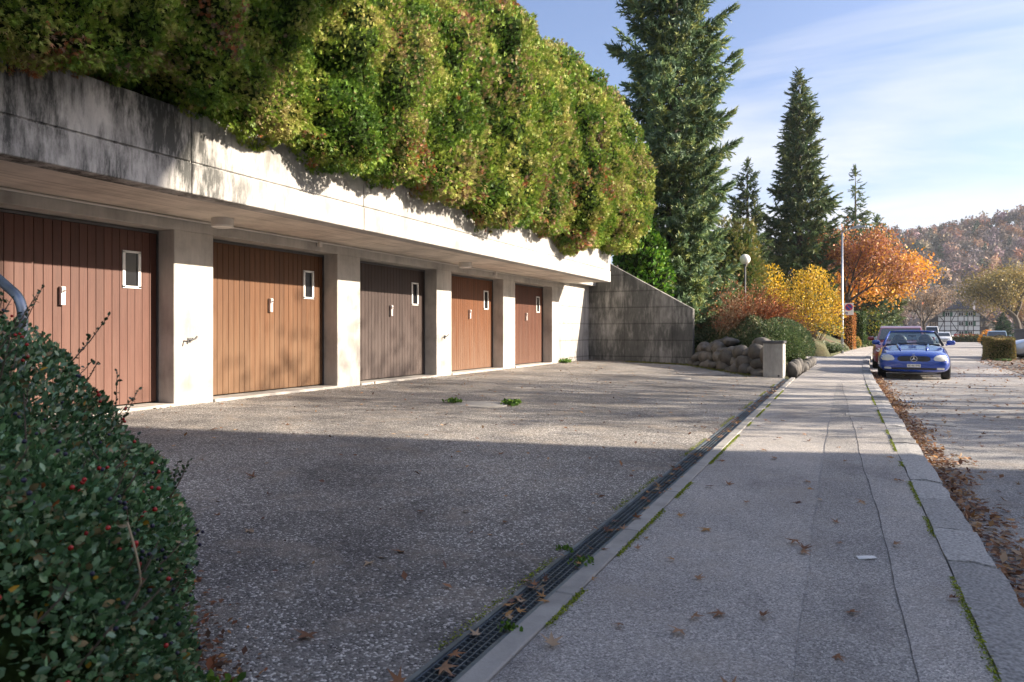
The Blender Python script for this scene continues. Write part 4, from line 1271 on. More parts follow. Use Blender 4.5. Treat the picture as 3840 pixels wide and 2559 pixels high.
ground_cover()
bush('clipped_shrub', 'rounded clipped green shrub overhanging the sidewalk edge beyond the cabinet', 'shrub', (-1.72, 21.6, 0.05), (0.95, 2.6, 0.82), 15000, 0.055, [(0.08, .13, .055), (.11, .16, .07), (.16, .18, .08), (.06, .095, .045)], seed=95, lump=.12, fill=.12, var=.3)

# beech hedge, dark hedge, low plants beyond the lamp post
def block_hedge(name, label, x, y, z, sx, sy, sz, n, size, cols, seed, rot=0, T=T_LEAF, mat='dry'):
    t = thing(name, label, 'hedge', (x, y, z), rot)
    P = rng.uniform(-.5, .5, size=(n, 3)); ax = rng.choice(5, n)
    f = np.array([(0, -.5), (0, .5), (1, -.5), (1, .5), (2, .5)])
    for k in range(5):
        m = ax == k; P[m, int(f[k, 0])] = f[k, 1]
    Nn = P.copy(); P = P * np.array([sx, sy, sz]) + np.array([0, 0, sz / 2])
    P += unit(Nn) * ((vnoise(P, 2.2, seed) - .5) * .25 - rng.random(n) ** 2 * .1)[:, None]
    P[:, 2] = np.maximum(P[:, 2], 0)
    g = unit(Nn) + rng.normal(size=(n, 3)) * .7
    c = pick(cols, n, None, .35) * (.7 + .6 * vnoise(P, 2, seed + 1))[:, None]
    MB().box(-sx / 2 + .16, sx / 2 - .16, -sy / 2 + .16, sy / 2 - .16, -.1, sz - .16).build('inner_mass', 'hedge_core', t)
    tag(scatter(T, P, g, size * rng.uniform(.65, 1.3, n), c, 'foliage', mat, t), kind='stuff')
    return t
OC = [(0.46, 0.19, 0.06), (0.40, 0.15, 0.05), (0.55, 0.28, 0.07), (0.30, .13, .06)]
block_hedge('beech_hedge', 'tall orange-brown beech hedge just right of the street lamp', 0.25, 55.0, -0.3, 1.0, 6.0, 2.4, 4200, .12, OC, 101)
block_hedge('conifer_hedge', 'tall dark green clipped hedge beside the orange beech hedge', 1.0, 64.5, -0.35, 1.3, 5.0, 2.8, 4200, .14, [(0.035, .075, .02), (.05, .10, .025), (.025, .05, .02), (.1, .14, .03)], 103, mat='leaf')
bush('border_plant', 'low golden plant at the foot of the dark clipped hedge', 'plant', (0.75, 58.6, -.3), (.6, .6, .6), 700, .12, [(.5, .30, .06), (.4, .25, .08), (.3, .28, .06)], seed=105)
bush('border_plant', 'low green plant spilling towards the silver parked car', 'plant', (1.75, 68.2, -.35), (.6, .8, .6), 700, .12, [(.10, .16, .04), (.2, .22, .06), (.07, .11, .03)], seed=106)
bush('border_shrub', 'yellow-green pruned shrub beyond the dark clipped hedge', 'shrub', (2.2, 72, -.4), (1.2, 1.2, 2.2), 1600, .22, [(.28, .30, .03), (.16, .24, .03), (.45, .34, .04)], seed=107)
bush('border_shrub', 'dark rounded hedge left of the round parking sign', 'shrub', (4.0, 84, -.5), (1.9, 1.5, 2.3), 1600, .25, [(.03, .055, .025), (.06, .08, .03)], seed=108)
block_hedge('street_hedge', 'low clipped bronze-green hedge block on the street corner at right', 6.62, 38.75, -.35, 1.15, 1.1, .95, 9000, .07, [(.20, .17, .06), (.14, .15, .05), (.24, .16, .09), (.3, .23, .08)], 111, R(-8))
block_hedge('street_hedge', 'second dark green hedge block behind the grass strip at right', 7.45, 43.8, -.37, .9, 3.0, .95, 5000, .08, [(.09, .11, .045), (.14, .12, .05), (.16, .10, .08)], 112, R(-8))
bush('border_shrub', 'small vivid orange shrub near the far parked car', 'shrub', (14.4, 90, -.65), (.9, .9, 1.1), 600, .22, [(.65, .26, .03), (.7, .36, .05)], seed=113)
bush('border_shrub', 'low brown-green hedge in front of the red container', 'shrub', (18.2, 125, -.9), (4.2, 1.0, .8), 1400, .3, [(.10, .09, .03), (.22, .13, .05), (.08, .09, .03)], seed=114)

# ---- leafy trees
def leafy_tree(name, label, loc, h, spread, trunk_r, fork, seed, nleaf, leaf, cols, wts=None, depth=4, lmat='leaf', T=T_LEAF, jitter=.35, bare=0.0, barkm='bark', upb=.35, cn=None, group=None, tipth=.006):
    r = random.Random(seed)
    t = thing(name, label, 'tree', loc, 0, group)
    mb = MB(); tips = []
    def grow(p, d, ln, rad, lev):
        pts = [p]; dd = d.copy(); m = 4
        for i in range(m):
            dd = dd + np.array([r.gauss(0, .10), r.gauss(0, .10), r.gauss(0, .06) + .04]); dd /= np.linalg.norm(dd)
            pts.append(pts[-1] + dd * ln / m)
        mb.tube(pts, [rad * (1 - .42 * i / m) for i in range(m + 1)], 6 if lev == 0 else (4 if lev < 3 else 3), False)
        if lev >= depth - 2:
            for q in range(2, m + 1): tips.append(pts[q])
        if lev >= depth: return
        k = r.randint(3, 4) if lev < 2 else r.randint(2, 4)
        for i in range(k):
            az = i * 2 * math.pi / k + r.uniform(-.6, .6)
            a = np.cross(dd, [0, 0, 1.0]); a = a / (np.linalg.norm(a) + 1e-6) if np.linalg.norm(a) > .05 else np.array([1.0, 0, 0])
            b = np.cross(dd, a)
            sp_ = r.uniform(.45, .95) * spread
            nd = dd + (a * math.cos(az) + b * math.sin(az)) * sp_ + np.array([0, 0, upb * .5]); nd /= np.linalg.norm(nd)
            st_ = pts[-1] if (i < 2 or lev == 0) else pts[r.randint(2, 3)]
            grow(st_, nd, ln * r.uniform(.62, .82), max(tipth, rad * .55), lev + 1)
    grow(np.array([0, 0, -.2]), np.array([0, 0, 1.0]), fork, trunk_r, 0)
    # scale crown to the wanted height
    tips = np.array(tips)
    s_ = h / max(tips[:, 2].max(), .1)
    mb.v = [(x * s_, y * s_, z * s_) for x, y, z in mb.v]; tips = tips * s_
    mb.build('trunk', barkm, t, smooth=True)
    if nleaf:
        i = rng.integers(0, len(tips), nleaf)
        P = tips[i] + rng.normal(size=(nleaf, 3)) * jitter
        P[:, 2] = np.maximum(P[:, 2], .3)
        c = pick(cols, nleaf, wts, .3) * (.7 + .6 * vnoise(P, .8, seed))[:, None]
        if cn: c = cn(P, c)
        g = rng.normal(size=(nleaf, 3)) + np.array([0, 0, -.3])
        tag(scatter(T, P, g, leaf * rng.uniform(.6, 1.3, nleaf), c, 'crown', lmat, t), kind='stuff')
    return t
def orange_cn(P, c):
    # the street side keeps its yellow leaves, the top has browned
    m = (P[:, 0] < 0.2) & (P[:, 2] > 5.0) & (rng.random(len(P)) < .7)
    c[m] = pick([(.36, .17, .09), (.30, .15, .10), (.42, .2, .08)], m.sum()); return c
leafy_tree('autumn_tree', 'spreading orange-yellow autumn tree over the sidewalk behind the red car', (1.9, 74.0, -.5), 8.2, .95, .2, 2.0, 121, 15000, .30, [(.66, .33, .03), (.70, .40, .04), (.58, .24, .04), (.42, .2, .06)], (4, 3, 3, 1.5), jitter=.62, cn=orange_cn)
leafy_tree('autumn_tree', 'half-bare reddish brown tree behind the street lamp', (-.5, 54.0, .2), 7.6, 1.05, .13, 2.2, 124, 9000, .2, [(.38, .16, .10), (.46, .2, .08), (.32, .15, .10), (.55, .28, .06)], jitter=.4)
leafy_tree('autumn_tree', 'orange beech-like tree left of the spreading yellow tree', (-.2, 60.0, -.2), 6.0, 1.25, .12, 1.7, 126, 9000, .23, [(.62, .30, .05), (.52, .22, .06), (.66, .38, .05)], jitter=.42)
leafy_tree('autumn_tree', 'grey-brown bare tree left of the timbered house', (9.2, 100, -.7), 6.8, 1.1, .15, 2.0, 128, 2200, .2, [(.3, .2, .12), (.36, .25, .16), (.22, .16, .11)], jitter=.5)
for k, (X, Y, H, lab) in enumerate([(17.5, 232, 13, 'leafless pale brown tree left behind the timbered house'), (27, 240, 15, 'leafless pale brown tree behind the timbered house ridge'), (37, 236, 13.5, 'leafless pale brown tree right behind the timbered house'), (9, 225, 11, 'leafless brown tree behind the thin pole, far left of the house')]):
    leafy_tree('bare_tree', lab, (X, Y, -1.6), H, 1.0, .3, 3.5, 130 + k, 3200, .5, [(.30, .22, .17), (.24, .18, .14), (.36, .27, .2)], jitter=1.0, tipth=.03, lmat='dry')
leafy_tree('golden_tree', 'broad olive-gold tree with drooping twigs right of the timbered house', (27.6, 145, -1.1), 12.0, 1.35, .38, 2.6, 141, 15000, .36, [(.28, .20, .05), (.34, .24, .07), (.20, .16, .05), (.24, .2, .06)], jitter=1.25, tipth=.03)
leafy_tree('golden_tree', 'russet orange tree at the right edge behind the dark shed', (36, 184, -1.3), 9, 1.2, .25, 2.2, 143, 4000, .4, [(.4, .2, .08), (.46, .28, .12), (.3, .17, .08)], jitter=.9, tipth=.03)
# trees across the street, right of the picture, that dapple the forecourt
for k, (X, s_, H, lab, nl) in enumerate([(12.0, 10.4, 7.2, 'nearest half-bare maple across the street, right of the picture', 3600), (13.0, 13.6, 9.6, 'second half-bare maple across the street, right of the picture', 3600), (14.5, 17.4, 10.2, 'third half-bare maple across the street, right of the picture', 1300), (15.5, 22.5, 10.2, 'fourth half-bare maple across the street, right of the picture', 500), (17.0, 28.5, 10.0, 'fifth half-bare maple across the street, right of the picture', 500)]):
    leafy_tree('street_maple', lab, (X, s_ + .35 * X, -.62), H, .95, .17, 2.3, 150 + k, nl, .17, [(.4, .18, .06), (.32, .14, .06)], jitter=.4, group='maples across the street', tipth=.010, depth=4)
# ================================================================== wooded hill
CY, SY_ = math.cos(YAW), math.sin(YAW)
def from_cam(xc, z):  # level offsets right and ahead of the viewpoint
    return xc * CY - z * SY_, xc * SY_ + z * CY
def hill_h(xc, z):
    zr = np.interp(xc, [-500, -200, 60, 146, 207, 250, 285, 340, 450, 700], [8, 15, 26, 37, 50, 52, 57, 64, 76, 90])
    t = sstep(225, 385, z)
    return -3 + (zr + 3) * t + 3 * np.sin(xc * .05) * t
xs = np.linspace(-500, 700, 90); zs = np.concatenate([np.linspace(215, 390, 28), [430, 500, 650]])
XC, ZZ = np.meshgrid(xs, zs)
Hh = hill_h(XC.ravel(), np.minimum(ZZ.ravel(), 400))
wx, wy = from_cam(XC.ravel(), ZZ.ravel())
nx = len(xs); i = np.arange(nx - 1)[None, :] + np.arange(len(zs) - 1)[:, None] * nx
F = np.stack([i, i + 1, i + nx + 1, i + nx], -1).reshape(-1, 4)
M['hill'] = pmat('forest_floor', (0.06, 0.045, 0.035), .95, var=.4, vscale=.05)
tag(link('hill', np_mesh('hill', np.stack([wx, wy, Hh], 1), F, None, 'hill', True)), kind='structure')
def forest():
    n = 2300
    xc = rng.uniform(60, 480, n); z = 232 + 165 * rng.random(n) ** .9
    xc2 = rng.uniform(-160, 60, 350); z2 = rng.uniform(330, 392, 350)
    xc = np.concatenate([xc, xc2]); z = np.concatenate([z, z2]); n = len(xc)
    base = hill_h(xc, z)
    x, y = from_cam(xc, z)
    kind = rng.choice(4, n, p=[.56, .22, .14, .08])
    pal = np.array([(.20, .155, .145), (.27, .14, .08), (.05, .07, .045), (.32, .24, .17)])
    hgt = rng.uniform(9, 15, n); rad = rng.uniform(2.6, 4.6, n)
    per = 110
    d = unit(rng.normal(size=(n, per, 3)))
    d[..., 2] = np.abs(d[..., 2]) * 1.0 - .45
    rr = rng.random((n, per, 1)) ** .45
    P = np.stack([x, y, base + hgt * .50], 1)[:, None] + d * rr * np.stack([rad, rad, hgt * .56], 1)[:, None]
    con = kind == 2
    fr = np.clip((P[con][..., 2] - base[con][:, None]) / hgt[con][:, None], 0, 1)
    P[con, :, 0] = x[con][:, None] + (P[con, :, 0] - x[con][:, None]) * (1.05 - fr) * .8
    P[con, :, 1] = y[con][:, None] + (P[con, :, 1] - y[con][:, None]) * (1.05 - fr) * .8
    P = P.reshape(-1, 3)
    c = np.repeat(pal[kind] * rng.uniform(.65, 1.45, (n, 1)) * (1 + rng.uniform(-.12, .12, (n, 3))), per, 0) * rng.uniform(.75, 1.3, (n * per, 1))
    g = rng.normal(size=(n * per, 3)) + np.array([0, 0, .8])
    T_TRI = (A((-.36, 0, 0), (.36, .1, 0), (0, 1, .1)), np.array([(0, 1, 2)]))
    o = scatter(T_TRI, P, g, rng.uniform(.8, 1.8, n * per), np.clip(c, .005, .8), 'forest', 'dry', None)
    tag(o, 'autumn woodland covering the distant hillside in purple brown and russet', 'forest', kind='stuff')
forest()

# ================================================================== house
def house():
    W, Dp = 9.1, 15.0
    h = thing('timbered_house', 'white half-timbered farmhouse with green shutters and big hipped roof', 'house', (26.6, 206.0, -1.45), R(-7.0))
    o = 1.45
    z = lambda v: v + o        # heights given from datum
    wm = pmat('lime_wall', (0.78, 0.76, 0.74), .85, var=.05)
    tm = pmat('house_timber', (0.045, 0.03, 0.03), .8)
    gm = pmat('shutter_green', (0.012, 0.10, 0.055), .6)
    rm = pmat('house_roof', (0.17, 0.12, 0.10), .85, var=.25, vscale=1.5)
    dm = pmat('gable_boards', (0.06, 0.055, 0.065), .85, var=.2, vscale=3)
    hw = W / 2
    MB().prism([(-hw, 0), (hw, 0), (hw, z(5.1)), (2.6, z(6.7)), (-2.6, z(6.7)), (-hw, z(5.1))], 0, Dp, 'y').build('wall', wm, h)
    def beam(x0, z0, x1, z1, w_=.17):
        p = Vector((x0, z0)); q = Vector((x1, z1)); d = (q - p).normalized(); nn = Vector((-d.y, d.x)) * w_ / 2
        MB().prism([tuple(p + nn), tuple(q + nn), tuple(q - nn), tuple(p - nn)], -.05, -.002, 'y').build('timber', tm, h)
    for zz in (5.93, 4.68, 3.43, 2.23, 1.04, -.27):
        half = hw if zz < 4.8 else (hw - (zz - 4.68) / .76 * .75)
        beam(-half, z(zz), half, z(zz), .2 if zz in (3.43, 1.04) else .14)
    xs_ = [-4.5, -3.05, -1.7, -.15, 1.15, 1.95, 3.1, 4.5]
    for x in xs_:
        beam(x, 0, x, z(5.9) if abs(x) < 3.4 else z(4.66), .16)
    for x0, z0, x1, z1 in ((-4.1, 4.66, -3.2, 3.5), (-.4, 5.85, -1.5, 3.5), (-3.2, 3.35, -4.2, 1.1), (-1.6, 3.35, -.3, 1.1), (-.25, .95, -1.0, -.3)):
        beam(x0, z(z0), x1, z(z1), .15)
    for k in range(7):
        x = -2.4 + k * .8; beam(x, z(5.93), x, z(6.55), .1)
    def window(x, zz, sh):
        f = MB().box(x - .5, x + .5, -.10, -.055, z(zz), z(zz + 1.05)).build('window', 'white', h)
        for a in (-1, 1):
            MB().box(x + a * .24 - .19, x + a * .24 + .19, -.112, -.101, z(zz + .08), z(zz + .97)).build('pane', 'pane', f)
        MB().box(x - .02, x + .02, -.118, -.113, z(zz + .08), z(zz + .97)).build('mullion', 'white', f)
        for s_ in sh:
            MB().box(x + s_ * .8 - .29, x + s_ * .8 + .29, -.13, -.06, z(zz - .05), z(zz + 1.1)).build('shutter', gm, h)
    window(-2.4, 4.72, (-1, 1)); window(.5, 4.72, ()); window(2.5, 4.72, (-1, 1))
    window(.5, 2.3, ()); window(2.5, 2.3, (-1, 1)); window(.55, -.1, ()); window(2.4, -.1, (-1,))
    # roof: gable with a boarded half hip, wide eaves
    ew, ez = 6.95, 3.25
    ps = [(-2.75, 6.62), (0, 8.55), (2.75, 6.62)]
    def slab(a, b_, y0, y1, y0b):
        t = .22
        vs = [(a[0], y0b, z(a[1])), (b_[0], y0, z(b_[1])), (b_[0], y1, z(b_[1])), (a[0], y1, z(a[1]))]
        vs2 = [(x, y, q - t) for x, y, q in vs]
        return MB().add(vs + vs2, [(0, 1, 2, 3), (7, 6, 5, 4), (0, 4, 5, 1), (1, 5, 6, 2), (2, 6, 7, 3), (3, 7, 4, 0)])
    roof = slab((-ew, ez), (-2.75, 6.62), -1.6, Dp + 1, -1.6).build('roof', rm, h)
    slab((ew, ez), (2.75, 6.62), -1.6, Dp + 1, -1.6).build('roof', rm, h)
    slab((-2.75, 6.62), (0, 8.55), .6, Dp + 1, -1.6).build('roof', rm, h)
    slab((2.75, 6.62), (0, 8.55), .6, Dp + 1, -1.6).build('roof', rm, h)
    MB().add([(-2.75, -1.62, z(6.62)), (2.75, -1.62, z(6.62)), (0, .6, z(8.55)), (-2.75, -1.62, z(6.4)), (2.75, -1.62, z(6.4)), (0, .6, z(8.33))], [(0, 1, 2), (5, 4, 3), (0, 3, 4, 1), (1, 4, 5, 2), (2, 5, 3, 0)]).build('gable_hip', dm, h)
    MB().box(3.1, 3.55, 3.5, 4.1, z(5.6), z(8.7)).build('chimney', wm, h)
    # side galleries
    for s_ in (-1, 1):
        a, b_ = (s_ * hw, s_ * (hw + 1.7))
        x0, x1 = min(a, b_), max(a, b_)
        MB().box(x0, x1, .3, 9, z(1.0), z(1.15)).build('gallery_floor', tm, h)
        MB().box(x0 + (.02 if s_ < 0 else 0), x1 - (0 if s_ < 0 else .02), .3, .38, z(1.15), z(2.0)).build('gallery_rail', tm, h)
        MB().prism([(a, z(3.3)), (b_ + s_ * .5, z(3.3)), (a, z(5.3))], -.3, -.2, 'y').build('gable_boarding', dm, h)
        for q in range(3):
            x = a + s_ * (.45 + q * .58)
            MB().box(x - .06, x + .06, .3, .42, 0 if q == 2 else z(2.0), z(3.3)).build('gallery_post', tm, h)
    return h
house()
rc = thing('red_container', 'small red skip with pale diagonal stripe in front of the timbered house', 'container', (22.6, 166, -1.1), R(-8))
MB().prism([(-1.7, 0), (1.6, 0), (1.9, 1.45), (-2.0, 1.45)], 0, 1.6, 'y').build('body', pmat('skip_red', (.5, .05, .045), .5), rc)
MB().prism([(-1.2, .2), (-.9, .2), (-1.2, 1.3), (-1.5, 1.3)], -.02, -.002, 'y').build('stripe', 'white', rc)
sh = thing('garden_shed', 'low dark flat-roofed shed at the right edge beyond the conifer', 'shed', (24.5, 132, -1.0), R(-10))
MB().box(0, 7, 0, 4, 0, 2.1).build('wall', pmat('shed_wall', (.07, .065, .07), .8, var=.2), sh)
MB().box(-.3, 7.3, -.4, 4.3, 2.1, 2.3).build('roof', 'iron', sh)
MB().box(1.2, 3.6, -.02, -.002, 0, 1.9).build('door', 'dark', sh)
# villa roof glimpsed behind the bushes
vl = thing('hillside_villa', 'dark roofed house glimpsed between the big spruce and narrow spruce', 'house', (-13.5, 62, 3.0), R(8))
MB().box(-5, 5, 0, 8, -1, 5.4).build('wall', wallm, vl)
MB().prism([(-5.6, 5.2), (5.6, 5.2), (5.2, 6.2), (-5.2, 6.2)], -.6, 8.6, 'y').build('roof', 'iron', vl)

# ================================================================== cars
def sub_apply(o, lev=1):
    m = o.modifiers.new('s', 'SUBSURF'); m.levels = lev; m.render_levels = lev
def loft(stations, ring):
    """stations: list of (y, params); ring(params)-> half outline from bottom centre to top centre (x,z)"""
    mb = MB(); rings = []
    for y, p in stations:
        half = ring(p)
        full = [(x, z) for x, z in half] + [(-x, z) for x, z in reversed(half[1:-1])]
        rings.append([(x, y + (p[4] if len(p) > 4 else 0) * 0, z) for x, z in full])
    n = len(rings[0])
    vs = [v for r_ in rings for v in r_]
    fs = []
    for i in range(len(rings) - 1):
        for k in range(n):
            fs.append((i * n + k, i * n + (k + 1) % n, (i + 1) * n + (k + 1) % n, (i + 1) * n + k))
    fs += [tuple(range(n)), tuple((len(rings) - 1) * n + k for k in reversed(range(n)))]
    return mb.add(vs, fs)
def body_ring(p):
    w_, zb, zs, zt = p[:4]
    return [(0, zb), (w_ * .78, zb), (w_ * .95, zb + (zs - zb) * .14), (w_, zb + (zs - zb) * .45), (w_ * .985, zb + (zs - zb) * .75), (w_ * .90, zs), (w_ * .60, zs + (zt - zs) * .72), (0, zt)]
def cut_arches(o, ys, r_, wz, half):
    for y in ys:
        for s_ in (-1, 1):
            c = MB().lathe([(r_, -.16), (r_, .3)], 24, (s_ * (half - .08), y, wz), 'x') if s_ > 0 else MB().lathe([(r_, -.3), (r_, .16)], 24, (s_ * (half - .08), y, wz), 'x')
            co = c.build('cutter', None)
            co.parent = None
            m = o.modifiers.new('b', 'BOOLEAN'); m.operation = 'DIFFERENCE'; m.solver = 'EXACT'; m.object = co
            bpy.context.view_layer.update()
            dg = bpy.context.evaluated_depsgraph_get()
            me = bpy.data.meshes.new_from_object(o.evaluated_get(dg))
            o.modifiers.clear(); old = o.data; o.data = me
            cm = co.data; bpy.data.objects.remove(co); bpy.data.meshes.remove(cm)
def wheel(parent, x, y, r_, s_, wd=.2):
    w_ = MB().lathe([(r_ * .66, -wd / 2), (r_ * .93, -wd / 2), (r_, -wd * .36), (r_, wd * .36), (r_ * .93, wd / 2), (r_ * .66, wd / 2)], 26, (0, 0, 0), 'x').build('wheel', 'rubber', parent, smooth=False)
    w_.location = (x, y, r_)
    smooth_angle(w_, 35)
    mb = MB().lathe([(r_ * .64, s_ * (wd / 2 - .02)), (r_ * .62, s_ * (wd / 2 + .002)), (r_ * .5, s_ * (wd / 2 - .01))], 22, (0, 0, 0), 'x')
    for k in range(5):
        a = k * 2 * math.pi / 5
        c, q = math.cos(a), math.sin(a)
        mb.add([(s_ * (wd / 2 + .004), c * .04 - q * .03, q * .04 + c * .03), (s_ * (wd / 2 + .004), c * .04 + q * .03, q * .04 - c * .03), (s_ * (wd / 2 + .004), c * r_ * .62 + q * .02, q * r_ * .62 - c * .02), (s_ * (wd / 2 + .004), c * r_ * .62 - q * .02, q * r_ * .62 + c * .02)], [(0, 1, 2, 3)])
    mb.build('rim', 'rim', w_)
    return w_

def text_mesh(s, size, depth=.001):
    cu = bpy.data.curves.new('t', 'FONT'); cu.body = s; cu.size = size; cu.align_x = 'CENTER'; cu.align_y = 'CENTER'; cu.extrude = depth
    to = bpy.data.objects.new('t', cu); C.objects.link(to)
    bpy.context.view_layer.update()
    me = bpy.data.meshes.new_from_object(to.evaluated_get(bpy.context.evaluated_depsgraph_get()))
    bpy.data.objects.remove(to); return me

from mathutils.bvhtree import BVHTree
class surf_patch:
    """thin shaped pieces that follow a car's front surface"""
    def __init__(s, body, parent):
        bm = bmesh.new(); bm.from_mesh(body.data); s.t = BVHTree.FromBMesh(bm); bm.free(); s.p = parent
    def y(s, x, z):
        h = s.t.ray_cast(Vector((x, -2, z)), Vector((0, 1, 0)))
        return h[0].y if h[0] is not None else None
    def __call__(s, name, mat, ol, off):
        n = len(ol); cx = sum(p[0] for p in ol) / n; cz = sum(p[1] for p in ol) / n
        ringsz = []
        prev = 0.0
        for k in (1.0, .66, .33, 0.0):
            ringsz.append([(cx + (x - cx) * k, cz + (z - cz) * k) for x, z in ol])
        flat = [p for r_ in ringsz for p in r_]
        ys = [s.y(*p) for p in flat]
        ok = [q for q in ys if q is not None]
        mxy = max(ok) if ok else 0
        ys = [q if q is not None else mxy for q in ys]
        vs = [(p[0], q - off, p[1]) for p, q in zip(flat, ys)] + [(p[0], q + .02, p[1]) for p, q in zip(flat[:n], ys[:n])]
        fs = []
        for r_ in range(3):
            for i in range(n):
                j = (i + 1) % n
                fs.append((r_ * n + i, r_ * n + j, (r_ + 1) * n + j, (r_ + 1) * n + i) if r_ < 2 else (r_ * n + i, r_ * n + j, 3 * n))
        fs += [(i, 4 * n + i, 4 * n + (i + 1) % n, (i + 1) % n) for i in range(n)]
        return MB().add(vs, fs).build(name, mat, s.p)

def roadster():
    x, y = 1.68, 20.7
    c = thing('roadster', 'small cobalt blue roadster parked nose-on at the kerb', 'car', (x, y, road_z(21)), R(-3.5))
    paint = pmat('blue_paint', (0.008, 0.055, 0.36), .25, metal=.25, spec=.6, coat=1.0)
    st = [(0.0, (.60, .28, .52, .55)), (.03, (.70, .23, .58, .62)), (.12, (.79, .19, .645, .70)), (.30, (.835, .175, .69, .75)), (.55, (.85, .17, .72, .79)), (.9, (.857, .18, .755, .835)), (1.25, (.857, .18, .80, .885)), (1.55, (.857, .18, .845, .93)),
          (1.72, (.857, .18, .86, .90)), (2.4, (.855, .18, .87, .89)), (3.0, (.855, .18, .885, .925)), (3.4, (.84, .2, .88, .935)), (3.75, (.80, .26, .85, .90)), (3.93, (.72, .33, .78, .81)), (3.99, (.62, .40, .68, .70))]
    b = loft(st, body_ring).build('body', paint, c, smooth=True)
    sub_apply(b, 1)
    bpy.context.view_layer.update()
    dg = bpy.context.evaluated_depsgraph_get()
    me = bpy.data.meshes.new_from_object(b.evaluated_get(dg)); b.modifiers.clear(); b.data = me
    b.parent = None
    cut_arches(b, (.78, 3.18), .345, .30, .86)
    b.parent = c
    smooth_angle(b, 38)
    MB().box(-.62, .62, .35, 3.7, .16, .26).build('underbody', 'plastic', c)
    for yy in (.78, 3.18):
        for s_ in (-1, 1): wheel(c, s_ * .745, yy, .305, s_, .205)
    # nose details, laid onto the rounded front
    patch = surf_patch(b, c)
    patch('grille', 'plastic', [(-.38, .555), (-.36, .51), (-.30, .487), (.30, .487), (.36, .51), (.38, .555), (.35, .605), (.27, .625), (-.27, .625), (-.35, .605)], .006)
    for q in range(4):
        zz = .512 + q * .026
        patch('grille_bar', 'iron', [(-.34, zz), (-.12, zz), (.12, zz), (.34, zz), (.34, zz + .007), (.12, zz + .007), (-.12, zz + .007), (-.34, zz + .007)], .011)
    ring = MB()
    cy0 = min(patch.y(0, .49), patch.y(0, .62)) - .012
    vs, fs = [], []
    for k in range(28):
        a = 2 * math.pi * k / 28
        ca, sa = math.cos(a), math.sin(a)
        vs += [(ca * .082, cy0 - .004, .556 + sa * .082), (ca * .068, cy0 - .004, .556 + sa * .068), (ca * .068, cy0 + .03, .556 + sa * .068), (ca * .082, cy0 + .03, .556 + sa * .082)]
    for k in range(28):
        o = 4 * k; p = 4 * ((k + 1) % 28)
        for q in range(4): fs.append((o + q, o + (q + 1) % 4, p + (q + 1) % 4, p + q))
    ring.add(vs, fs)
    for k in range(3):
        a = R(90 + 120 * k)
        t_, l_ = (math.cos(a), math.sin(a)), (-math.sin(a), math.cos(a))
        ring.add([(l_[0] * .017, cy0, .556 + l_[1] * .017), (-l_[0] * .017, cy0, .556 - l_[1] * .017), (t_[0] * .072, cy0 - .002, .556 + t_[1] * .072), (0, cy0 - .010, .556)], [(0, 3, 2), (3, 1, 2), (0, 1, 3)])
    ring.build('emblem', 'chrome', c)
    for s_ in (-1, 1):
        ol = [(.44, .545), (.475, .512), (.60, .500), (.72, .512), (.76, .56), (.745, .625), (.69, .655), (.58, .660), (.50, .635), (.455, .59)]
        patch('headlight', 'lens', [(s_ * a, q) for a, q in ol], .014)
        ol2 = [(.53, .275), (.67, .275), (.69, .30), (.67, .33), (.53, .33), (.51, .30)]
        patch('fog_light', 'lens', [(s_ * a, q) for a, q in ol2], .010)
    patch('air_slot', 'plastic', [(-.50, .272), (-.2, .268), (.2, .268), (.50, .272), (.50, .318), (.2, .322), (-.2, .322), (-.50, .318)], .008)
    patch('bumper_strip', paint, [(-.72, .425), (-.4, .42), (0, .418), (.4, .42), (.72, .425), (.72, .45), (.4, .45), (0, .45), (-.4, .45), (-.72, .45)], .02)
    py = patch.y(0, .40) - .028
    pl = MB().box(-.155, .155, py - .004, py + .05, .335, .415).build('licence_plate', 'white', c)
    tm_ = text_mesh('BE·461990', .066)
    tm_.materials.append(M['ink'])
    to = link('plate_number', tm_, pl); to.location = (0, py - .006, .375); to.rotation_euler = (R(90), 0, 0)
    patch('badge', 'chrome', [(-.03, .668), (.03, .668), (.03, .684), (-.03, .684)], .012)
    # bonnet bulges
    for s_ in (-1, 1):
        mb = MB().tube([(s_ * .30, .45, .765), (s_ * .33, .9, .815), (s_ * .36, 1.3, .875), (s_ * .37, 1.5, .905)], [.02, .042, .045, .03], 10)
        mb.build('bonnet_bulge', paint, c, smooth=True)
    for s_ in (-1, 1):
        MB().tube([(s_ * .1 - .25, 1.52, .93), (s_ * .1 + .22, 1.60, .955)], .012, 6).build('wiper', 'plastic', c)
    # windscreen, roof and side glass
    def panel(name, mat, pts, th=.012, parent=c):
        a = [Vector(p) for p in pts]
        nn = (a[1] - a[0]).cross(a[2] - a[0]).normalized() * th
        n = len(a)
        return MB().add([tuple(p) for p in a] + [tuple(p + nn) for p in a], [tuple(range(n)), tuple(reversed(range(n, 2 * n)))] + [(i, n + i, n + (i + 1) % n, (i + 1) % n) for i in range(n)]).build(name, mat, parent)
    panel('windscreen', 'glass', [(-.66, 1.60, .92), (.66, 1.60, .92), (.54, 2.10, 1.245), (-.54, 2.10, 1.245)], .006)
    for s_ in (-1, 1):
        MB().tube([(s_ * .72, 1.52, .89), (s_ * .63, 1.88, 1.12), (s_ * .555, 2.12, 1.255)], [.035, .032, .030], 8).build('windscreen_pillar', paint if s_ < 0 else 'plastic', c, smooth=True)
    MB().tube([(-.555, 2.12, 1.255), (-.3, 2.10, 1.272), (0, 2.09, 1.278), (.3, 2.10, 1.272), (.555, 2.12, 1.255)], .028, 8).build('windscreen_header', paint, c, smooth=True)
    MB().box(-.60, .60, 1.80, 2.72, .86, .908).build('cockpit', 'plastic', c)
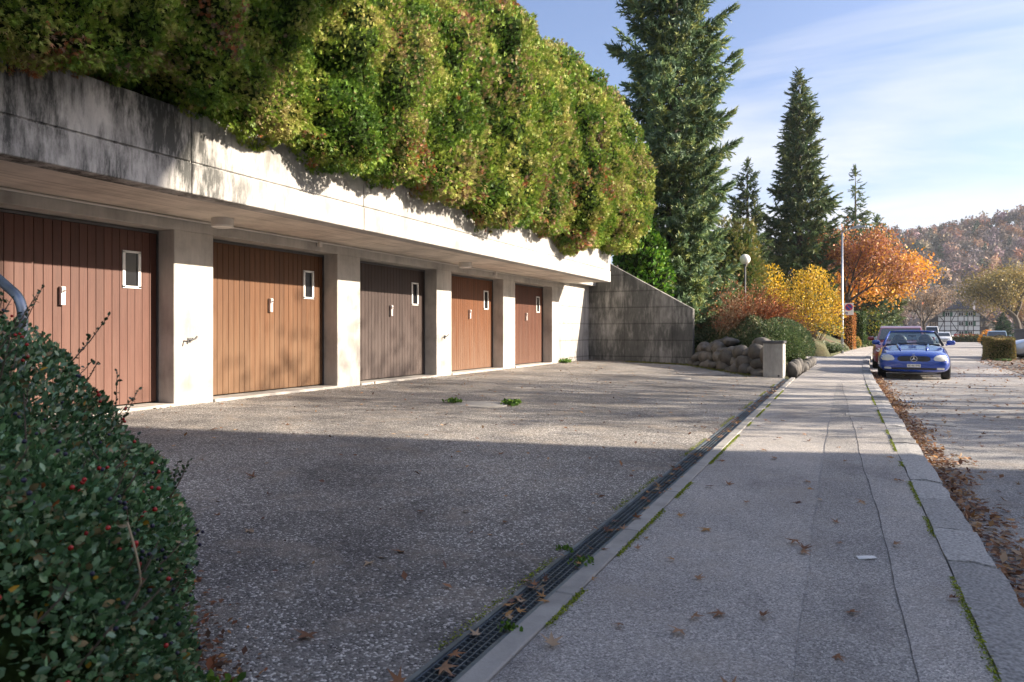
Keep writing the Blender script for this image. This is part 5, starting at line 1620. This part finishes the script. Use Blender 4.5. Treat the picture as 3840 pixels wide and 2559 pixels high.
    MB().box(-.66, .66, 1.66, 1.84, .84, .915).build('dashboard', 'plastic', c, bevel=.02)
    for s_ in (-1, 1):
        se = MB().box(s_ * .33 - .22, s_ * .33 + .22, 2.28, 2.42, .60, 1.0).build('seat', 'plastic', c, bevel=.05, seg=3)
        MB().lathe([(.05, -.05), (.15, -.04), (.17, 0), (.15, .04), (.05, .05)], 16, (s_ * .33, 2.36, 1.03), 'y').build('headrest', 'plastic', se, smooth=True)
        arc = [(s_ * .33 + .19 * math.cos(t_), 2.46, .98 + .19 * math.sin(t_)) for t_ in np.linspace(0, math.pi, 12)]
        MB().tube(arc, .018, 8).build('roll_hoop', 'rim', c, smooth=True)
        mr = MB().lathe([(.03, -.08), (.075, -.06), (.085, 0), (.07, .07), (.03, .09)], 12, (0, 0, 0), 'x').build('mirror', paint, c, smooth=True)
        mr.scale = (1.25, .8, .85); mr.location = (s_ * .92, 1.78, .955)
        MB().tube([(s_ * .80, 1.78, .89), (s_ * .9, 1.78, .93)], .025, 8).build('mirror_arm', paint, c)
    MB().box(-.10, .10, 2.0, 2.03, 1.12, 1.17).box(-.012, .012, 2.0, 2.02, 1.0, 1.12).build('rear_view_mirror', 'plastic', c)
    return c
roadster()

def saloon(name, label, x, y, z, rot, L_, W_, H_, paint, belt=.92, hood=1.05, ws=.75, tail=.55, rear=.55, lights=True, van=False, grille=True):
    c = thing(name, label, 'van' if van else 'car', (x, y, z), rot)
    hw = W_ / 2
    k = L_ / 4.2
    bz = belt
    st = [(0, (hw * .70, .30, .58, .62)), (.05, (hw * .84, .24, .66, .70)), (.2, (hw * .94, .19, .74, .79)), (.5 * k, (hw * .985, .18, bz - .12, bz - .05)), (hood * k, (hw, .18, bz - .03, bz + .06)), (hood * k + .3, (hw, .18, bz, bz + .05)),
          (L_ * .6, (hw, .18, bz + .02, bz + .05)), (L_ - .4, (hw * .985, .2, bz + .02, bz + .05)), (L_ - .1, (hw * .93, .26, bz - .06, bz - .03)), (L_, (hw * .8, .36, bz - .2, bz - .16))]
    b = loft(st, body_ring).build('body', paint, c, smooth=True)
    b.parent = None
    ya, yb = .82 * k, L_ - .85 * k
    cut_arches(b, (ya, yb), .35, .31, hw)
    b.parent = c
    smooth_angle(b, 40)
    MB().box(-hw * .7, hw * .7, .4, L_ - .4, .17, .27).build('underbody', 'plastic', c)
    # cabin shell
    y0 = hood * k; y1 = y0 + ws; y2 = L_ - rear - .1; y3 = L_ - .12
    rw = hw * .74
    prof = [(y0 - .02, bz + .03, hw * .86), (y1, H_ - .06, rw), (y1 + .3, H_, rw * .98), (y2 - .3, H_ - .01, rw * .97), (y2, H_ - .07, rw * .95), (y3, bz + .03, hw * .84)]
    roof = MB()
    tv = [(-w_, yy, zz) for yy, zz, w_ in prof] + [(w_, yy, zz) for yy, zz, w_ in prof]
    n = len(prof)
    base = [(-hw * .90, y0 - .02, bz - .02), (-hw * .90, y3, bz - .02), (hw * .9, y0 - .02, bz - .02), (hw * .9, y3, bz - .02)]
    fs = [(i, i + 1, n + i + 1, n + i) for i in range(n - 1)]
    fs += [tuple(range(n)) , tuple(n + i for i in reversed(range(n)))]
    roof.add(tv, fs).build('roof', paint, c, bevel=.04, seg=3)
    smooth_angle(c.children[-1], 30)
    def panel(nm, pts, m='carglass', th=.008):
        a = [Vector(p) for p in pts]; nn = (a[1] - a[0]).cross(a[2] - a[0]).normalized() * th
        q = len(a)
        MB().add([tuple(p - nn) for p in a] + [tuple(p + nn) for p in a], [tuple(range(q)), tuple(reversed(range(q, 2 * q)))] + [(i, q + i, q + (i + 1) % q, (i + 1) % q) for i in range(q)]).build(nm, m, c)
    lerp = lambda a, b_, t: a + (b_ - a) * t
    wz0, wz1 = bz + .06, H_ - .10
    def sp(t): return (lerp(prof[0][2], prof[1][2], t) * .90, lerp(prof[0][0], prof[1][0], t), lerp(prof[0][1], prof[1][1], t))
    a, b2 = sp(.07), sp(.93)
    panel('windscreen', [(-a[0], a[1] - .012, a[2]), (a[0], a[1] - .012, a[2]), (b2[0], b2[1] - .012, b2[2]), (-b2[0], b2[1] - .012, b2[2])])
    def rp(t): return (lerp(prof[5][2], prof[4][2], t) * .88, lerp(prof[5][0], prof[4][0], t), lerp(prof[5][1], prof[4][1], t))
    a, b2 = rp(.12), rp(.9)
    panel('rear_window', [(a[0], a[1] + .012, a[2]), (-a[0], a[1] + .012, a[2]), (-b2[0], b2[1] + .012, b2[2]), (b2[0], b2[1] + .012, b2[2])])
    for s_ in (-1, 1):
        xm = lerp(y1, y2, .48)
        for ya_, yb_, yc, yd in ((y0 + .28, xm - .05, xm - .05, y1 + .12), (xm + .05, y3 - .35, y2 - .12, xm + .05)):
            xb_, xt_ = hw * .845, rw * .985
            panel('side_window', [(s_ * xb_, ya_, bz + .06), (s_ * xb_, yb_, bz + .06), (s_ * xt_, yc, H_ - .12), (s_ * xt_, yd, H_ - .12)], th=.02)
        for yy in (ya, yb): wheel(c, s_ * (hw - .11), yy, .31, s_, .2)
        mr = MB().lathe([(.03, -.09), (.08, -.06), (.09, 0), (.08, .06), (.03, .09)], 12, (0, 0, 0), 'x').build('mirror', paint, c, smooth=True)
        mr.location = (s_ * (hw + .06), y0 + .42, bz + .10); mr.scale = (1.2, .8, .9)
        if lights:
            surf_patch(b, c)('headlight', 'lens', [(s_ * hw * .50, .60), (s_ * hw * .80, .60), (s_ * hw * .86, .66), (s_ * hw * .78, .73), (s_ * hw * .52, .68)], .012)
            MB().box(s_ * hw * .72 - .12, s_ * hw * .72 + .12, L_ - .14, L_ + .005, bz - .25, bz - .08).build('tail_light', pmat('tail_red', (.4, .01, .01), .2), c)
    if grille:
        sp_ = surf_patch(b, c)
        sp_('grille', 'plastic', [(-hw * .45, .53), (0, .52), (hw * .45, .53), (hw * .42, .60), (0, .60), (-hw * .42, .60)], .008)
        sp_('air_slot', 'plastic', [(-hw * .6, .32), (0, .30), (hw * .6, .32), (hw * .6, .40), (0, .40), (-hw * .6, .40)], .008)
        MB().box(-.15, .15, -.022, .05, .43, .50).build('licence_plate', 'white', c)
    return c
def paintm(n, c, metal=.2): return pmat(n, c, .3, metal=metal, spec=.6, coat=1.0)
saloon('hatchback', 'dark red hatchback parked directly behind the blue roadster', 1.78, 26.6, road_z(28), R(-3.5), 4.1, 1.76, 1.50, paintm('red_paint', (.2, .008, .012)), belt=.95, hood=.95, ws=.85)
saloon('hatchback', 'silver hatchback behind the red one, mostly hidden', 2.2, 33.2, road_z(35), R(-4), 4.1, 1.72, 1.46, paintm('silver_paint', (.42, .44, .47), .6), belt=.93)
saloon('hatchback', 'white hatchback parked by the timbered house, facing the camera', 11.9, 104.6, road_z(107), R(-6), 4.3, 1.8, 1.48, paintm('white_paint_car', (.75, .76, .76), 0))
saloon('delivery_van', 'white delivery van just behind the white hatchback', 11.2, 111.2, road_z(114), R(-6), 5.2, 1.95, 2.35, paintm('white_van', (.72, .72, .71), 0), belt=1.2, hood=.75, ws=.7, rear=.05, van=True)
saloon('parked_car', 'silver grey car at the right picture edge behind the low hedge', 7.35, 41.35, road_z(41)+.01, R(-84), 4.3, 1.78, 1.45, paintm('grey_paint', (.36, .39, .44), .6), belt=.98)
saloon('parked_car', 'teal grey car whose roof shows above the right hedge block', 12.2, 72.6, road_z(60)+.01, R(-10), 4.3, 1.78, 1.47, paintm('teal_paint', (.16, .25, .28), .5))

# ================================================================== lamps, signs, poles
gl = thing('globe_lamp', 'garden lamp with round white globe on a thin post', 'lamp', (-3.25, 26.5, G_(-3.25, 26.5)))
pz = 3.36 - G_(-3.25, 26.5)
MB().tube([(0, 0, -.2), (0, 0, pz)], .035, 10).build('post', 'iron', gl, smooth=True)
MB().lathe([(.07, pz), (.08, pz + .06), (.04, pz + .08)], 14).build('collar', 'iron', gl)
MB().lathe([(.19 * math.cos(a), pz + .24 + .19 * math.sin(a)) for a in np.linspace(-1.25, 1.5, 14)], 22).build('globe', 'opal', gl, smooth=True)
sl_ = thing('street_lamp', 'tall slim galvanised street lamp carrying a parking sign', 'street lamp', (-.02, 42.0, -.16))
MB().tube([(0, 0, -.2), (0, 0, 1.3), (0, 0, 6.6)], [.075, .07, .045], 12).build('pole', 'steel', sl_, smooth=True)
MB().box(-.06, .06, -.08, -.06, .5, .9).build('service_door', 'steel', sl_)
MB().tube([(0, 0, 6.55), (.25, -.1, 6.68), (.55, -.22, 6.72)], .03, 8).build('arm', 'steel', sl_, smooth=True)
hd = MB().prism([(.45, 6.68), (1.15, 6.74), (1.15, 6.80), (.8, 6.84), (.45, 6.78)], -.45, -.15, 'y').build('lamp_head', 'steel', sl_, bevel=.02)
M['sign_red'] = pmat('sign_red', (.55, .02, .03), .45)
M['sign_blue'] = pmat('sign_blue', (.02, .045, .25), .45)
M['sign_white'] = pmat('sign_white', (.72, .72, .72), .45)
def no_parking(name, label, loc, rz, w_, h_, pole, symbol):
    t = thing(name, label, 'sign', loc, rz)
    MB().box(-w_ / 2, w_ / 2, -.004, .006, 0, h_).build('panel', 'sign_white', t, bevel=.003)
    cz = h_ - w_ * .5; r_ = w_ * .43
    MB().lathe([(r_, -.004), (r_, -.008)], 32, (0, 0, cz), 'y').build('red_ring', 'sign_red', t)
    MB().lathe([(r_ * .78, -.008), (r_ * .78, -.012)], 32, (0, 0, cz), 'y').build('blue_disc', 'sign_blue', t)
    s_ = math.sqrt(.5); q = r_ * .80; b_ = r_ * .11
    mb = MB().prism([(-q * s_ - b_ * s_, cz + q * s_ - b_ * s_), (-q * s_ + b_ * s_, cz + q * s_ + b_ * s_), (q * s_ + b_ * s_, cz - q * s_ + b_ * s_), (q * s_ - b_ * s_, cz - q * s_ - b_ * s_)], -.016, -.012, 'y')
    mb.build('red_bar', 'sign_red', t)
    if symbol:
        sb = MB().box(-w_ * .38, -w_ * .12, -.009, -.005, .05, .05 + w_ * .26).build('blue_symbol', 'sign_blue', t)
        MB().box(-w_ * .32, -w_ * .18, -.011, -.0095, .08, .08 + w_ * .10).build('white_mark', 'sign_white', sb)
    if pole:
        MB().tube([(0, .03, -pole), (0, .03, h_)], .03, 8).build('post', 'steel', t)
    else:
        MB().box(-w_ / 2 - .06, -w_ / 2 + .1, .006, .03, h_ * .2, h_ * .26).box(-w_ / 2 - .06, -w_ / 2 + .1, .006, .03, h_ * .75, h_ * .81).build('clamp', 'steel', t)
no_parking('parking_sign', 'no-parking sign with red ring and blue disc clamped to the street lamp', (.31, 41.95, 1.83), R(3), .46, .66, 0, True)
no_parking('parking_sign', 'smaller distant no-parking sign on its own post behind the red car', (5.1, 80.3, 1.45), R(-6), .5, .65, 2.1, False)
pp = thing('thin_pole', 'thin bare wooden pole left of the timbered house', 'pole', (8.3, 93, -.8))
MB().tube([(0, 0, -.2), (0, 0, 5.3)], [.06, .04], 8).build('mast', 'twig', pp)

# ================================================================== litter, moss, weeds
LC = [(.26, .13, .07), (.34, .20, .12), (.20, .10, .06), (.40, .22, .09), (.16, .09, .07), (.42, .30, .2)]
def surf_z(x, y):
    if x < -1.235: return drive_z(x)
    if x < -1.0: return -.145
    if x < -.985: return -.139
    if x < kerb_x(y): return swz(y) + .005
    if x < kerb_x(y) + .21: return swz(y) + .012
    return road_z(y) + .005
r = random.Random(5)
star_v, star_f = T_STAR
lm = []
for k in range(8):
    v = star_v.copy(); v[:, 2] += vnoise(v, 3, 200 + k) * .22 + .12 * v[:, 0] ** 2 * r.uniform(-1, 2.5); v[:, 2] -= v[:, 2].min()
    c = np.array(LC[k % len(LC)])
    me = np_mesh('fallen_leaf', v, star_f, np.repeat(c[None], len(v), 0), 'dry')
    # leaf stalk
    lm.append(me)
cnt = 0
spots = [(-3.72, 3.55, .12), (-1.95, 1.62, .12), (-2.25, 1.72, .1), (-1.72, 1.9, .11)]
while len(spots) < 150:
    q = r.random()
    if q < .34: x, y = r.uniform(-.97, .44), r.uniform(1.9, 9)
    elif q < .55: x, y = r.uniform(.7, 3.2), r.uniform(4.5, 17)
    elif q < .70: x, y = r.uniform(-1.22, -1.02), r.uniform(1.9, 8)
    else: x, y = r.uniform(-6, -1.25), r.uniform(2.4, 13)
    spots.append((x, y, r.uniform(.05, .095)))
for x, y, s_ in spots:
    o = link('fallen_leaf', lm[r.randrange(8)])
    o.location = (x, y, surf_z(x, y) + .003); o.rotation_euler = (r.uniform(-.25, .25), r.uniform(-.25, .25), r.uniform(0, 6.28)); o.scale = (s_, s_, s_)
    tag(o, 'dry brown fallen leaf lying loose on the asphalt', 'leaf', 'fallen leaves on the asphalt')
def litter(name, label, n, fn, size, cols=LC, T=T_LEAF, flat=True, mat='dry'):
    pts = np.array([fn() for _ in range(n)])
    g = np.concatenate([rng.normal(size=(n, 2)), rng.normal(size=(n, 1)) * .35], 1)
    o = scatter(T, pts, g, size * rng.uniform(.5, 1.4, n), pick(cols, n, None, .35), name, mat, None, flat=np.tile([0, 0, 1.0], (n, 1)) if flat else None)
    return tag(o, label, 'leaves', kind='stuff')
def gut():
    y = r.uniform(1.5, 24); x = kerb_x(y) + .215 + abs(r.gauss(0, .09)) * (1 + .9 * math.sin(y * 1.1) ** 2) + .02
    return x, y, road_z(y) + .01 + r.random() * .03
litter('leaf_litter', 'drift of brown leaves along the gutter below the kerb', 6500, gut, .05)
def roadl():
    y = r.uniform(5, 30); x = r.uniform(.8, min(7, 4.4 + max(0, y - 14) * .15)); return x, y, road_z(y) + .008 + r.random() * .012
litter('leaf_litter', 'loose brown leaves scattered over the road surface', 1300, roadl, .075, T=T_STAR)
def fcl():
    y = r.uniform(15, 40); x = right_x(y) + r.uniform(-.4, 6); return x, y, road_z(y) + .02 + r.random() * .02
litter('leaf_litter', 'carpet of leaves on the verge right of the road', 2600, fcl, .12)
def drl():
    if r.random() < .25: x, y = r.uniform(-7.5, -3), 21.5 - abs(r.gauss(0, .55))
    elif r.random() < .25: x, y = FX + abs(r.gauss(0, .25)) + .02, r.uniform(3.5, 21)
    else: x, y = r.uniform(-7.4, -1.3), r.uniform(2.2, 20)
    d_ = -4.0 + (21.4 - y) * .6
    if y > 17.3 and x > d_: x = d_ - r.random()
    return x, y, drive_z(x) + .006 + r.random() * .006
litter('leaf_litter', 'small leaf scraps scattered over the garage forecourt', 1500, drl, .045)
def drainl():
    return r.uniform(-1.215, -1.09), r.uniform(1.2, 16), -.146 + r.random() * .012
litter('leaf_litter', 'withered leaves lying on the drain grating', 260, drainl, .06, T=T_STAR)
def bedl():
    t_ = r.random()
    x = np.interp(t_, [0, .5, 1], [-1.55, -1.85, -3.3]) + r.gauss(0, .09); y = np.interp(t_, [0, .5, 1], [1.0, 1.5, 2.15]) + abs(r.gauss(0, .14)) * .9 - .05
    return x, y, drive_z(x) + .01 + r.random() * .035
litter('leaf_litter', 'rusty leaves and debris at the foot of the berry shrub', 1500, bedl, .03, [(.26, .10, .05), (.16, .08, .05), (.36, .17, .06), (.10, .06, .04)])
MOSS = [(.22, .28, .02), (.14, .20, .02), (.30, .34, .03)]
def mossf():
    q = r.random()
    if q < .45: y = r.uniform(1.6, 14); ok = math.sin(y * 2.1) + math.sin(y * 5.3 + 1) > -.3; x = -.992 + abs(r.gauss(0, .010)); z = -.147
    elif q < .65: y = r.uniform(2, 15); ok = math.sin(y * 3.1) > -.1; x = -1.243 - abs(r.gauss(0, .018)); z = drive_z(x)
    else: y = r.uniform(2.2, 16); ok = math.sin(y * 2.7) + math.sin(y * 6.1) > -.2; x = kerb_x(y) - .004 - abs(r.gauss(0, .010)); z = swz(y) + .002
    return (x, y, z + r.random() * .008) if ok else mossf()
litter('moss', 'bright green moss lining the joints of edging and kerb', 16000, mossf, .010, MOSS, T=T_LEAF, flat=False, mat='leaf')
def mossb():
    t_ = r.random(); x = -6.2 + t_ * 4.2; y = np.interp(x, [-6.2, -4.2, -2.0], [21.5, 21.2, 17.7]) - abs(r.gauss(0, .28)); return x, y, drive_z(x) + r.random() * .015
litter('moss', 'yellow-green moss fringe along wing wall and boulders', 9000, mossb, .03, [(.13, .15, .025), (.20, .19, .03), (.09, .11, .02)], flat=False, mat='leaf')
def weed(label, x, y, z, s_, n, cols, w=.3):
    t = thing('weed', label, 'plant', (x, y, z))
    P = np.stack([rng.normal(size=n) * s_ * w, rng.normal(size=n) * s_ * w, rng.random(n) * s_ * .15], 1)
    g = np.stack([rng.normal(size=n) * .8, rng.normal(size=n) * .8, .5 + rng.random(n)], 1)
    tag(scatter(T_OVAL, P, g, s_ * rng.uniform(.35, .9, n) * .5, pick(cols, n), 'foliage', 'leaf', t), kind='stuff')
WG = [(.10, .20, .03), (.15, .26, .04), (.07, .14, .03)]
weed('green weed sprouting at the drain grating near the camera', -1.10, 2.25, -.146, .06, 40, WG)
weed('leafy weed on the drain beside the second edging stone', -1.105, 3.05, -.146, .06, 60, WG, .5)
weed('small weed on the far lip of the drain', -1.26, 3.2, drive_z(-1.26), .06, 50, WG)
weed('dandelion rosette at the foot of the berry shrub', -1.66, 1.42, drive_z(-1.66) + .03, .10, 50, WG)
weed('grass tuft left of the pale round manhole cover', -4.95, 8.3, drive_z(-4.95), .16, 90, WG)
weed('grass tuft right of the pale round manhole cover', -4.12, 8.55, drive_z(-4.12), .2, 130, WG)
weed('grass at the foot of the end pillar', -7.5, 19.1, drive_z(-7.5), .3, 140, WG)
ps = thing('paper_scrap', 'small white paper scrap on the sidewalk patch', 'litter', (.1, 3.7, -.145), .6)
MB().add([(-.045, -.012, 0), (.0, -.026, .006), (.05, -.014, .002), (.048, .012, .004), (.0, .022, .001), (-.04, .016, .006), (-.045, -.012, .004), (.0, -.026, .010), (.05, -.014, .006), (.048, .012, .008), (.0, .022, .005), (-.04, .016, .010)],
         [(5, 4, 3, 2, 1, 0), (6, 7, 8, 9, 10, 11)] + [(i, (i + 1) % 6, 6 + (i + 1) % 6, 6 + i) for i in range(6)]).build('sheet', 'white', ps)

# ================================================================== air
hz = MB().box(-900, 1100, -500, 1200, -8, 118)
hm = bpy.data.materials.new('haze_air'); hm.use_nodes = True
hn, hk = hm.node_tree.nodes, hm.node_tree.links
hn.clear()
ho = hn.new('ShaderNodeOutputMaterial'); pv = hn.new('ShaderNodeVolumePrincipled')
pv.inputs['Color'].default_value = (0.80, 0.86, 0.97, 1)
pv.inputs['Density'].default_value = 0.00022
pv.inputs['Anisotropy'].default_value = 0.2
hk.new(pv.outputs[0], ho.inputs['Volume'])
tag(hz.build('haze', hm), kind='stuff')
